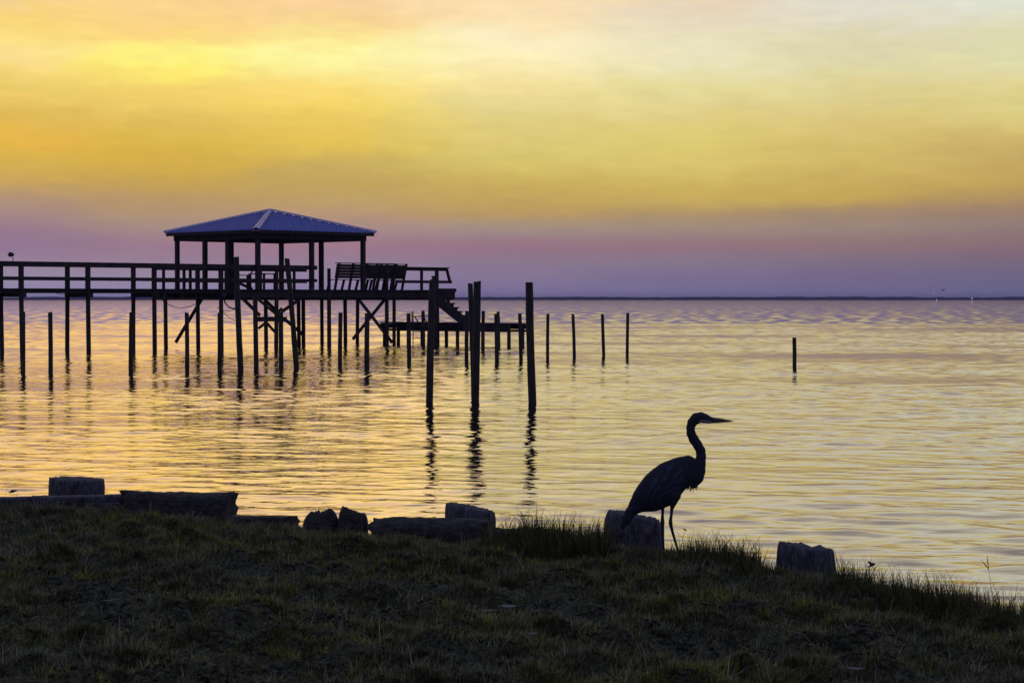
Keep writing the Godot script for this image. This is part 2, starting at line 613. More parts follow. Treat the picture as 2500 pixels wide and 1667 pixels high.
func make_ground() -> void:
	clods = FastNoiseLite.new()
	clods.seed = 19
	clods.frequency = 1.1
	clods.fractal_octaves = 3
	fine = FastNoiseLite.new()
	fine.seed = 8
	fine.frequency = 1.0
	fine.fractal_octaves = 2
	make_edge()
	var st := new_st()
	var step := 0.027
	var x0 := -6.2
	var d0 := 7.2
	var nx := int(12.4 / step)
	var nd := int(11.6 / step)
	var vs := PackedVector3Array()
	var hs := PackedFloat32Array()
	for j in nd + 1:
		for i in nx + 1:
			var x := x0 + i * step
			var d := d0 + j * step
			vs.append(Vector3(x, ground_y(x, d), -d))
	var ns := PackedVector3Array()
	ns.resize(vs.size())
	var w := nx + 1
	for j in nd + 1:
		for i in w:
			var l := vs[j * w + maxi(i - 1, 0)]
			var r := vs[j * w + mini(i + 1, nx)]
			var b := vs[maxi(j - 1, 0) * w + i]
			var f := vs[mini(j + 1, nd) * w + i]
			ns[j * w + i] = (r - l).cross(f - b).normalized()
	var idx := PackedInt32Array()
	for j in nd:
		for i in nx:
			var p := j * w + i
			if maxf(vs[p].y, vs[p + w + 1].y) < -0.3:
				continue
			idx.append_array([p, p + w, p + w + 1, p, p + w + 1, p + 1])
	var arr := []
	arr.resize(Mesh.ARRAY_MAX)
	arr[Mesh.ARRAY_VERTEX] = vs
	arr[Mesh.ARRAY_NORMAL] = ns
	arr[Mesh.ARRAY_INDEX] = idx
	var me := ArrayMesh.new()
	me.add_surface_from_arrays(Mesh.PRIMITIVE_TRIANGLES, arr)
	structure("bank_ground", me, M["soil"])
	# the rest of the land, coarse, behind the camera and to the sides
	for i in range(-40, 40):
		for j in range(-40, 22):
			var p := []
			for q in [[0, 0], [0, 1], [1, 1], [1, 0]]:
				var x: float = (i + q[0]) * 2.0
				var d: float = (j + q[1]) * 2.0
				var e := edge_at(x) - d
				p.append(Vector3(x, lerpf(-0.6, BANK - 0.13, clampf((e + 1.0) / 1.6, 0.0, 1.0)), -d))
			var top: float = maxf(maxf(p[0].y, p[1].y), maxf(p[2].y, p[3].y))
			if top > -0.4:
				quad(st, p[0], p[1], p[2], p[3])
	structure("land", done(st), M["soil"])

func tuft_mesh(blades: int, h0: float, h1: float, spread: float, lean: float, width: float, s: int) -> ArrayMesh:
	rng.seed = s
	var vs := PackedVector3Array()
	var ns := PackedVector3Array()
	var idx := PackedInt32Array()
	for b in blades:
		var a := rng.randf() * TAU
		var r := spread * sqrt(rng.randf())
		var root := Vector3(cos(a) * r, -0.015, sin(a) * r)
		var la := a + rng.randf_range(-1.0, 1.0)
		var out := Vector3(cos(la), 0, sin(la))
		var h := rng.randf_range(h0, h1)
		var bend := rng.randf_range(0.1, 1.0) * lean
		var face := Vector3(-sin(la + rng.randf_range(-0.9, 0.9)), 0, cos(la)).normalized()
		var base := vs.size()
		for k in 4:
			var t := k / 3.0
			var p := root + Vector3(0, h * (t - 0.25 * bend * t * t), 0) + out * h * bend * t * t
			var wd := width * (1.0 - 0.85 * t) * 0.5
			var nn := (Vector3.UP * bend * t + out * -0.6 + Vector3(0, 0.3, 0)).normalized()
			vs.append(p - face * wd)
			vs.append(p + face * wd)
			ns.append(nn)
			ns.append(nn)
		for k in 3:
			var q := base + k * 2
			idx.append_array([q, q + 2, q + 1, q + 1, q + 2, q + 3])
	var arr := []
	arr.resize(Mesh.ARRAY_MAX)
	arr[Mesh.ARRAY_VERTEX] = vs
	arr[Mesh.ARRAY_NORMAL] = ns
	arr[Mesh.ARRAY_INDEX] = idx
	var me := ArrayMesh.new()
	me.add_surface_from_arrays(Mesh.PRIMITIVE_TRIANGLES, arr)
	return me

# a small uneven lump
func crumb_mesh() -> ArrayMesh:
	var st := new_st(false)
	rng.seed = 555
	var rings := []
	for i in 4:
		var ring := []
		for k in 7:
			var a := TAU * k / 7.0
			var p := PI * (i + 0.5) / 4.0
			var r := rng.randf_range(0.35, 1.35)
			ring.append(Vector3(sin(p) * cos(a) * r, cos(p) * r, sin(p) * sin(a) * r))
		rings.append(ring)
	for i in 3:
		for k in 7:
			var n := (k + 1) % 7
			quad(st, rings[i][k], rings[i][n], rings[i + 1][n], rings[i + 1][k])
	for k in range(1, 6):
		for p in [rings[0][0], rings[0][k + 1], rings[0][k]]:
			st.add_vertex(p)
	return done(st)

func scatter(called: String, label: String, mesh: Mesh, spots: Array, category := "grass") -> void:
	var mm := MultiMesh.new()
	mm.transform_format = MultiMesh.TRANSFORM_3D
	mm.use_colors = true
	mm.mesh = mesh
	mm.instance_count = spots.size()
	for i in spots.size():
		mm.set_instance_transform(i, spots[i][0])
		mm.set_instance_color(i, spots[i][1])
	var o := MultiMeshInstance3D.new()
	o.name = numbered(called)
	o.multimesh = mm
	o.material_override = M["grass_blade"]
	add_child(o)
	o.set_meta("kind", "stuff")
	tag(o, label, category)

func make_grass() -> void:
	var cover := FastNoiseLite.new()
	cover.seed = 33
	cover.frequency = 0.55
	cover.fractal_octaves = 3
	var tone := FastNoiseLite.new()
	tone.seed = 36
	tone.frequency = 0.8
	tone.fractal_octaves = 2
	var short_a := tuft_mesh(18, 0.015, 0.050, 0.04, 1.0, 0.0055, 101)
	var short_b := tuft_mesh(15, 0.025, 0.075, 0.035, 0.9, 0.0055, 102)
	var tall := tuft_mesh(7, 0.05, 0.24, 0.05, 0.75, 0.0068, 103)
	var straw := tuft_mesh(5, 0.04, 0.15, 0.05, 1.4, 0.0042, 104)
	var sa := []
	var sb := []
	var sc := []
	var sd := []
	rng.seed = 900
	for i in 150000:
		var d := rng.randf_range(8.2, 17.6)
		var x := rng.randf_range(-0.29, 0.29) * d
		var e := edge_at(x) - d
		if e < -0.12:
			continue
		var c := cover.get_noise_2d(x * 1.3, d * 1.5)
		var want := clampf(0.42 + c * 1.7, 0.06, 1.0)
		if e < 1.7:
			want = maxf(want, 0.95 - 0.25 * e)
		if rng.randf() > want:
			continue
		var y := ground_y(x, d)
		var s := rng.randf_range(0.6, 1.25)
		var xf := Transform3D(Basis(Vector3.UP, rng.randf() * TAU).scaled(Vector3(s, s * rng.randf_range(0.7, 1.2), s)), Vector3(x, y, -d))
		var g := tone.get_noise_2d(x, d)
		var olive := clampf(0.5 + 1.4 * g, 0.0, 1.0)
		var k := 0.25 + 1.55 * pow(rng.randf(), 1.6)
		var col := Color(lerpf(0.145, 0.18, olive) * k, lerpf(0.158, 0.19, olive) * k, lerpf(0.085, 0.042, olive) * k)
		if rng.randf() < 0.05:
			col = Color(0.26 * k, 0.25 * k, 0.19 * k)
			sd.append([xf, col])
		elif rng.randf() < 0.35:
			sb.append([xf, col])
		else:
			sa.append([xf, col])
	# long grass along the water's edge, densest round the heron and the right-hand stump
	for i in 7500:
		var u := rng.randf_range(1150.0, 2620.0)
		var x := (u - 1250.0) / F * 13.0
		var ed := edge_at(x)
		x = (u - 1250.0) / F * ed
		ed = edge_at(x)
		var e := pow(rng.randf(), 1.4) * 0.62 - 0.05
		var thick := 0.35
		var hgt := 0.7
		if u < 1475.0:
			thick = smoothstep(1150.0, 1300.0, u)
			hgt = 1.05
		elif u < 1660.0:
			thick = 0.22
			hgt = 0.45
		elif u < 1860.0:
			thick = 0.8
			hgt = 0.85
		elif u < 2050.0:
			thick = 0.12
			hgt = 0.45
		elif u < 2250.0:
			thick = 0.65
			hgt = 0.8
		else:
			thick = 0.7
			hgt = 0.8
		if rng.randf() > thick:
			continue
		var d := ed - e
		var s := hgt * (0.3 + 1.0 * pow(rng.randf(), 2.2))
		var xf := Transform3D(Basis(Vector3.UP, rng.randf() * TAU).scaled(Vector3(s, s, s)), Vector3(x, ground_y(x, d), -d))
		var k := rng.randf_range(0.5, 1.2)
		sc.append([xf, Color(0.085 * k, 0.095 * k, 0.032 * k)])
	# crumbs of earth and thatch on the open turf
	var crumb := crumb_mesh()
	var se := []
	for i in 170000:
		var d := rng.randf_range(8.2, 16.0)
		var x := rng.randf_range(-0.28, 0.28) * d
		var e := edge_at(x) - d
		if e < 0.1 or rng.randf() > 0.25 + 0.4 * e:
			continue
		var clump := clods.get_noise_2d(x * 2.3 + 30.0, d * 3.0)
		if rng.randf() > 0.45 + 1.6 * clump:
			continue
		var s := 0.0035 + 0.0115 * pow(rng.randf(), 2.0)
		var xf := Transform3D(Basis.from_euler(Vector3(rng.randf() * 0.6, rng.randf() * TAU, rng.randf() * 0.6)).scaled(Vector3(s * 1.5, s * 0.8, s)), Vector3(x, ground_y(x, d) + s * 0.2, -d))
		var k := 0.2 + 1.5 * pow(rng.randf(), 1.7)
		se.append([xf, Color(0.074 * k, 0.079 * k, 0.048 * k)])
	scatter("earth_crumbs", "crumbly dark earth and thatch scattered over the bank", crumb, se, "earth")
	scatter("short_grass", "low olive turf blades covering the dark lumpy bank", short_a, sa)
	scatter("meadow_grass", "slightly longer green blades mixed through the bank's turf", short_b, sb)
	scatter("edge_grass", "long dark grass fringing the water's edge beside the heron", tall, sc)
	scatter("straw_grass", "thin pale dead straw standing among the bank's turf", straw, sd)

# ------------------------------------------------------------------ stumps and old bulkhead timbers

func make_stumps() -> void:
	# stump, left edge u, right edge u, top v, depth, slope of the cut, groove, roughness
	var list := [
		["wide round piling stump with flat top standing behind the long bulkhead timber", 121, 251, 1168, 17.6, Vector2(-0.01, 0.0), 0.08, 0.04, 11, 1.0, 0.03],
		["blue-grey piling stump cut aslant, rising out of the low mossy log", 1091, 1207, 1238, 15.4, Vector2(-0.035, 0.0), 0.10, 0.06, 12, 1.02, 0.07],
		["rounded grey piling stump right behind the heron's tail", 1481, 1614, 1257, 13.95, Vector2(-0.03, 0.0), 0.10, 0.07, 13, 1.02, 0.12],
		["deeply split and grooved piling stump in grass beside the heron", 1898, 2040, 1331, 12.75, Vector2(-0.02, 0.0), 0.26, 0.08, 14, 0.96, 0.10],
	]
	for s in list:
		var d: float = s[4]
		var a := at_depth(s[1], s[3], d)
		var b := at_depth(s[2], s[3], d)
		var r: float = (b.x - a.x) / 2.0
		var foot := 0.02
		var t := thing("piling_stump", s[0], "stump", Vector3((a.x + b.x) / 2.0, foot, -d), 0.0, "old piling stumps along the bank")
		part("wood", stump_mesh(r * 1.06, a.y - foot, s[5], s[6], s[7], s[8], s[9], s[10]), M["stump_wood"], t)
	# the two broken blocks side by side
	var p := at_depth(783, 1248, 15.15)
	var t := thing("timber_block", "rounded broken timber block leaning against its narrower neighbour", "timber", Vector3(p.x, 0.02, p.z), 0.4, "broken bulkhead blocks")
	part("wood", stump_mesh(0.135, p.y - 0.02, Vector2(0.01, 0.01), 0.10, 0.16, 15, 1.0, 0.38), M["log_wood"], t)
	p = at_depth(850, 1247, 15.1)
	t = thing("timber_block", "narrow broken timber block tilted, beside the rounded block", "timber", Vector3(p.x, 0.02, p.z), 0.2, "broken bulkhead blocks")
	t.rotation.z = -0.10
	part("wood", stump_mesh(0.112, p.y - 0.02, Vector2(-0.02, 0.0), 0.12, 0.10, 16, 1.04, 0.22), M["log_wood"], t)
	# long wale and the chunks in front of it
	solo("bulkhead_timber", worn_beam(at_depth(-420, 1240, 17.1), at_depth(566, 1219, 16.6), 0.16, 0.12, 0.10, 21, 0.1, 110), M["stump_wood"], "long straight bulkhead timber running behind the broken chunks", "timber")
	solo("bulkhead_timber", worn_beam(at_depth(318, 1246, 16.3), at_depth(566, 1248, 16.1), 0.24, 0.29, 0.17, 22, 0.1), M["log_wood"], "thick broken timber chunk with jagged end below the long timber", "timber")
	solo("bulkhead_timber", worn_beam(at_depth(300, 1212, 16.5), at_depth(455, 1222, 16.4), 0.14, 0.11, 0.3, 26, 0.3), M["log_wood"], "splintered piece crowning the thick broken chunk", "timber")
	solo("bulkhead_timber", worn_beam(at_depth(566, 1279, 15.9), at_depth(714, 1281, 15.65), 0.18, 0.13, 0.14, 23, 0.1), M["log_wood"], "short low timber extending right from the thick broken chunk", "timber")
	solo("bulkhead_timber", worn_beam(at_depth(80, 1229, 16.85), at_depth(212, 1231, 16.75), 0.15, 0.125, 0.2, 24, 0.2), M["log_wood"], "square-ended rotten chunk lying before the wide round stump", "timber")
	solo("bulkhead_timber", worn_beam(at_depth(224, 1241, 16.7), at_depth(322, 1243, 16.5), 0.13, 0.10, 0.22, 25, 0.3), M["log_wood"], "small rotten chunk tucked under the long timber", "timber")
	solo("fallen_log", worn_beam(at_depth(914, 1296, 15.15), at_depth(1190, 1298, 15.0), 0.28, 0.20, 0.24, 27, 0.7), M["log_wood"], "low mossy log with rounded broken end before the slanted stump", "log")
	solo("fallen_log", worn_beam(at_depth(1125, 1310, 15.1), at_depth(1330, 1312, 14.7), 0.2, 0.13, 0.2, 28, 0.6), M["log_wood"], "thin dark log disappearing into the long grass", "log")

# ------------------------------------------------------------------ pier

func make_pier() -> Node3D:
	var C := at_depth(659, 730, 90.0)
	var frame := Transform3D(Basis(Vector3.UP, TURN), Vector3(C.x, 0, C.z))
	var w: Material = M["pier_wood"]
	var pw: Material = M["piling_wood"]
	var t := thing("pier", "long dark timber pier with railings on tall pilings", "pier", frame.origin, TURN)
	var near_z := 2.74
	var far_z := 1.44
	var back_z := -3.1
	var deck := 2.46
	var rail := 3.45
	# bents of the walkway: pilings run up to be the rail posts
	for u in [-440, -275, -112, 51, 214, 376, 539, 675, 803, 944, 1067]:
		var a := on_plane(frame, u, 855, near_z)
		var lean := rng.randf_range(-0.05, 0.05)
		pole("piling", t, Vector3(a.x + lean, -1.0, near_z), Vector3(a.x, deck - 0.1, near_z), 0.088, pw)
		if u < 560:
			block("rail_post", t, Vector3(a.x, (deck + rail) / 2.0 - 0.12, near_z), Vector3(0.16, rail - deck + 0.1, 0.14), w)
			block("cap_beam", t, Vector3(a.x, deck - 0.25, (near_z + far_z) / 2.0), Vector3(0.16, 0.17, near_z - far_z + 0.5), w)
		else:
			block("rail_post", t, Vector3(a.x, (deck + rail) / 2.0 - 0.12, near_z), Vector3(0.10, rail - deck + 0.1, 0.12), w)
	for u in [-485, -322, -160, 1, 164, 325, 482, 648]:
		var a := on_plane(frame, u, 850, far_z)
		var lean := rng.randf_range(-0.06, 0.06)
		pole("piling", t, Vector3(a.x + lean, -1.0, far_z), Vector3(a.x, deck - 0.1, far_z), 0.085, pw)
		if u < 500:
			block("rail_post", t, Vector3(a.x, (deck + rail) / 2.0 - 0.12, far_z), Vector3(0.15, rail - deck + 0.1, 0.14), w)
	for q in [[403, -1.4], [740, 0.2], [785, back_z], [728, -0.6], [842, 0.3], [873, back_z], [962, back_z]]:
		var a := on_plane(frame, q[0], 845, q[1])
		pole("piling", t, Vector3(a.x + rng.randf_range(-0.05, 0.05), -1.0, q[1]), Vector3(a.x, deck - 0.1, q[1]), 0.085, pw)
	var xl := on_plane(frame, -470, 700, near_z).x
	var xr := on_plane(frame, 1110, 715, near_z).x
	var xp := -4.0
	# railings
	var rail_end := on_plane(frame, 770, 650, near_z).x
	for z in [near_z, far_z]:
		var x1: float = rail_end if z == near_z else -2.3
		block("top_rail", t, Vector3((xl + x1) / 2.0, rail - 0.07, z + 0.09), Vector3(x1 - xl, 0.14, 0.045), w)
		block("rail_cap", t, Vector3((xl + x1) / 2.0, rail + 0.02, z + 0.03), Vector3(x1 - xl, 0.04, 0.18), w)
		block("mid_rail", t, Vector3((xl + x1) / 2.0, 2.845, z + 0.09), Vector3(x1 - xl, 0.13, 0.045), w)
	# right-hand end of the near railing, past the benches
	var rx0 := on_plane(frame, 975, 660, near_z).x
	var rx1 := on_plane(frame, 1092, 660, near_z).x
	block("top_rail", t, Vector3((rx0 + rx1) / 2.0, rail - 0.06, near_z), Vector3(rx1 - rx0, 0.13, 0.05), w)
	block("rail_cap", t, Vector3((rx0 + rx1) / 2.0, rail + 0.025, near_z), Vector3(rx1 - rx0 + 0.15, 0.04, 0.18), w)
	block("mid_rail", t, Vector3((rx0 + rx1) / 2.0 + 0.1, 2.83, near_z), Vector3(rx1 - rx0 + 0.35, 0.13, 0.05), w)
	timber("rail_post", t, Vector3(rx1 - 0.05, rail - 0.02, near_z), Vector3(rx1 + 0.18, 2.78, near_z), 0.10, 0.10, w)
	for u in [1029, 1066]:
		var a := on_plane(frame, u, 690, near_z)
		block("rail_post", t, Vector3(a.x, (deck + rail) / 2.0 - 0.05, near_z), Vector3(0.10 if u < 1050 else 0.15, rail - deck, 0.1), w)
	# railings round the back of the platform
	for z in [back_z]:
		block("top_rail", t, Vector3((xp + xr) / 2.0 - 2.0, rail - 0.07, z), Vector3(xr - xp - 4.0, 0.13, 0.05), w)
		block("mid_rail", t, Vector3((xp + xr) / 2.0 - 2.0, 2.845, z), Vector3(xr - xp - 4.0, 0.12, 0.05), w)
		for k in 5:
			block("rail_post", t, Vector3(xp + k * 1.95, (deck + rail) / 2.0 - 0.05, z), Vector3(0.10, rail - deck - 0.05, 0.1), w)
	block("top_rail", t, Vector3(xp, rail - 0.07, (far_z + back_z) / 2.0), Vector3(0.05, 0.13, far_z - back_z), w)
	block("mid_rail", t, Vector3(xp, 2.845, (far_z + back_z) / 2.0), Vector3(0.05, 0.12, far_z - back_z), w)
	for k in 3:
		block("rail_post", t, Vector3(xp, (deck + rail) / 2.0 - 0.05, lerpf(back_z, far_z, (k + 0.5) / 3.0)), Vector3(0.1, rail - deck - 0.05, 0.1), w)
	# joists and rim beams
	for z in [near_z - 0.03, (near_z + far_z) / 2.0, far_z + 0.03]:
		block("stringer", t, Vector3((xl + xp) / 2.0, deck - 0.11, z), Vector3(xp - xl, 0.14, 0.06), w)
	for z in [near_z - 0.02, far_z, -1.0, back_z]:
		block("rim_beam", t, Vector3((xp + xr) / 2.0, deck - 0.20, z), Vector3(xr - xp, 0.32, 0.08), w)
	for x in [xp + 0.04, -1.2, 2.0, 5.0, xr - 0.04]:
		block("cap_beam", t, Vector3(x, deck - 0.40, (near_z + back_z) / 2.0), Vector3(0.12, 0.1, near_z - back_z), w)
	# deck planks, each laid across
	var x := xl
	while x < xr:
		var plat := x > xp
		var z0 := (back_z if plat else far_z) - 0.1
		var z1 := near_z + 0.1
		block("deck_plank", t, Vector3(x + 0.07, deck - 0.02 + rng.randf_range(-0.004, 0.004), (z0 + z1) / 2.0), Vector3(0.136, 0.04, z1 - z0), w)
		x += 0.143
	# diagonal braces under the deck
	for q in [[491, 731, 428, 836, 1.2], [877, 733, 957, 836, 2.7], [938, 732, 861, 828, 2.5], [590, 727, 634, 770, 2.6], [651, 737, 676, 760, -0.5], [686, 762, 730, 731, 2.6], [698, 782, 738, 816, 1.2]]:
		var a := on_plane(frame, q[0], q[1], q[4])
		var b := on_plane(frame, q[2], q[3], q[4])
		timber("brace", t, a, b, 0.05, 0.14, w)
	return t

func make_pavilion() -> void:
	var C := at_depth(659, 730, 90.0)
	var t := thing("pavilion", "open pavilion with blue ribbed metal hip roof standing on the pier", "pavilion", Vector3(C.x, 0, C.z), TURN)
	var w: Material = M["pier_wood"]
	var s := 2.89
	var deck := 2.46
	var head := 4.62
	var spots := [[-s, s, 0.17], [s, s, 0.17], [-s, -s, 0.16], [s, -s, 0.17], [0.0, s, 0.17], [0.0, -s, 0.22], [-s, 0.84, 0.20], [-s, -0.84, 0.17], [s, 0.0, 0.17]]
	for q in spots:
		block("post", t, Vector3(q[0], (deck + head) / 2.0, q[1]), Vector3(q[2], head - deck, q[2]), w)
	for k in [-1.0, 1.0]:
		block("header_beam", t, Vector3(0, 4.74, k * s), Vector3(2 * s + 0.3, 0.3, 0.12), w)
		block("header_beam", t, Vector3(k * s, 4.74, 0), Vector3(0.12, 0.3, 2 * s + 0.06 - 0.2), w)
	# roof: four faces of ribbed metal panels
	var r := Node3D.new()
	r.name = "roof"
	t.add_child(r)
	var e := 3.28
	var eave := 4.95
	var apex := 5.89
	for face in 4:
		var rot := Basis(Vector3.UP, face * PI / 2.0)
		var n := 24
		var wd := 2.0 * e / n
		for i in n:
			var x0 := -e + i * wd
			var x1 := x0 + wd
			var st := new_st(false)
			roof_strip(st, rot, x0 + 0.012, x1 - 0.012, e, eave, apex, 0.0)
			# raised rib along the seam
			roof_strip(st, rot, x1 - 0.06, x1 + 0.0, e, eave, apex, 0.045)
			part("roof_panel", done(st), M["roof_metal"], r)
		var fb := Transform3D(rot, Vector3.ZERO)
		part("fascia", box, w, r, fb * Transform3D(Basis.from_scale(Vector3(2 * e - 0.1, 0.13, 0.03)), Vector3(0, eave - 0.07, e - 0.05)))
		var a := rot * Vector3(e + 0.03, eave + 0.02, e + 0.03)
		var b := Vector3(0, apex + 0.05, 0)
		var hip := new_st(false)
		var side := (b - a).cross(Vector3.UP).normalized()
		var up := side.cross(b - a).normalized() * (1.0)
		if up.y < 0:
			up = -up
		var h1 := up * 0.085
		quad(hip, a - side * 0.15, b - side * 0.1, b + h1, a + h1)
		quad(hip, a + h1, b + h1, b + side * 0.1, a + side * 0.15)
		quad(hip, a - side * 0.15 - h1, a + side * 0.15 - h1, b + side * 0.1 - h1, b - side * 0.1 - h1)
		part("hip_cap", done(hip), M["hip_metal"], r)
		timber("rafter", r, rot * Vector3(e - 0.05, eave - 0.1, e - 0.05), Vector3(0, apex - 0.12, 0), 0.05, 0.12, w)
		for k in [-2.2, -1.1, 0.0, 1.1, 2.2]:
			var run: float = absf(k) if absf(k) > 0.1 else 0.1
			timber("rafter", r, rot * Vector3(k, eave - 0.09, e - 0.06), rot * Vector3(k, eave - 0.09 + (apex - eave) * (1.0 - run / e), run), 0.045, 0.10, w)

func roof_strip(st: SurfaceTool, rot: Basis, x0: float, x1: float, e: float, eave: float, apex: float, lift: float) -> void:
	x1 = minf(x1, e)
	var rise := (apex - eave) / e
	var p := []
	for x in [x0, x1]:
		var z: float = minf(absf(x), e)
		p.append(Vector3(x, eave, e))
		p.append(Vector3(x, eave + rise * (e - z), z))
	var up := Vector3(0, lift + 0.012, 0)
	var lo := Vector3(0, -0.012, 0)
	var q := []
	for v in p:
		q.append(rot * (v + up))
	for v in p:
		q.append(rot * (v + lo))
	quad(st, q[0], q[1], q[3], q[2])
	quad(st, q[4], q[6], q[7], q[5])
	quad(st, q[0], q[2], q[6], q[4])
	quad(st, q[0], q[4], q[5], q[1])
	quad(st, q[2], q[3], q[7], q[6])

func make_landing() -> void:
	# low boat landing beyond the pier's end, its stair and the swim ladder
	var w: Material = M["pier_wood"]
	var a := at_depth(929, 786, 94.0)
	var b := at_depth(1245, 790, 88.7)
	var dir := Vector3(b.x - a.x, 0, b.z - a.z)
	var turn := atan2(-dir.z, dir.x)
	var L := dir.length()
	var t := thing("boat_landing", "low timber boat landing at the pier's end, just above the water", "boat landing", Vector3(a.x, 0, a.z), turn)
	var top := 1.0
	block("rim_beam", t, Vector3(L / 2, top - 0.16, 0.0), Vector3(L, 0.22, 0.06), w)
	block("rim_beam", t, Vector3(L / 2, top - 0.16, -1.1), Vector3(L, 0.22, 0.06), w)
	block("wale", t, Vector3(L / 2, top - 0.34, 0.0), Vector3(L, 0.10, 0.09), w)
	block("wale", t, Vector3(L / 2, top - 0.34, -1.1), Vector3(L, 0.10, 0.09), w)
	var x := 0.0
	while x < L:
		block("deck_plank", t, Vector3(x + 0.07, top - 0.02, -0.55), Vector3(0.136, 0.045, 1.22), w)
		x += 0.143
	for k in 6:
		for z in [-0.1, -1.0]:
			var xx := 0.15 + k * (L - 0.3) / 5.0
			pole("piling", t, Vector3(xx, -1.0, z), Vector3(xx, top - 0.05, z), 0.08, M["piling_wood"])
	# ladder
	var lad := on_plane(Transform3D(Basis(Vector3.UP, turn), Vector3(a.x, 0, a.z)), 1008, 757, 0.02)
	var l := thing("swim_ladder", "bent tube swim ladder with two hoop handles on the boat landing", "ladder", t.transform * Vector3(lad.x, 0, 0.02), turn)
	for k in [0.0, 0.62]:
		var pts := []
		var rr := []
		for i in 15:
			var s := float(i) / 14.0
			var ang := PI * clampf((s - 0.3) / 0.4, 0.0, 1.0)
			var y: float = 1.38 + 0.10 * sin(ang)
			if s < 0.3:
				y = lerpf(top - 0.02, 1.38, s / 0.3)
			elif s > 0.7:
				y = lerpf(1.38, -0.4, (s - 0.7) / 0.3)
			pts.append(Vector3(k - 0.12 * cos(ang), y, -0.18 * (1.0 - clampf((s - 0.3) / 0.4, 0, 1)) + 0.12))
			rr.append(0.022)
		var st := new_st()
		tube(st, pts, rr, 8)
		part("handrail", done(st), M["steel"], l)
	for k in 4:
		timber("rung", l, Vector3(0.1, 0.85 - k * 0.28, 0.12), Vector3(0.74, 0.85 - k * 0.28, 0.12), 0.05, 0.03, M["steel"])
	timber("crossbar", l, Vector3(0.1, 1.28, 0.12), Vector3(1.3, 1.28, 0.12), 0.03, 0.04, M["steel"])
	for k in [0.2, 0.75]:
		timber("stay", l, Vector3(k, 1.28, 0.12), Vector3(k + 0.28, 0.98, 0.12), 0.03, 0.05, M["steel"])
	# stair
	var d := 91.0
	var p0 := at_depth(1069, 716, d)
	var p1 := at_depth(1143, 790, d)
	var st_turn := 0.05
	var s := thing("pier_stair", "short open timber stair descending from pier to boat landing", "stair", Vector3(p0.x, 0, p0.z), st_turn)
	var run := p1.x - p0.x
	var n := 8
	for z in [-0.45, 0.45]:
		timber("stringer", s, Vector3(-0.05, 2.02, z), Vector3(run + 0.1, 0.82, z), 0.05, 0.40, w)
	for k in n:
		var xx := run * (k + 0.5) / n
		var yy := lerpf(2.40, top + 0.12, float(k) / (n - 1))
		block("tread", s, Vector3(xx + 0.06, yy, 0), Vector3(run / n + 0.07, 0.06, 1.0), w)
		block("riser", s, Vector3(xx + 0.03, yy - 0.13, 0), Vector3(run / n - 0.02, 0.2, 0.9), w)
	block("landing_board", s, Vector3(0.25, 2.44, 0), Vector3(1.1, 0.16, 1.0), w)
	for q in [[-0.1, 0.42], [-0.1, -0.42]]:
		pole("piling", s, Vector3(q[0], -1.0, q[1]), Vector3(q[0], 2.36, q[1]), 0.08, M["piling_wood"])

# ------------------------------------------------------------------ furniture on the pier

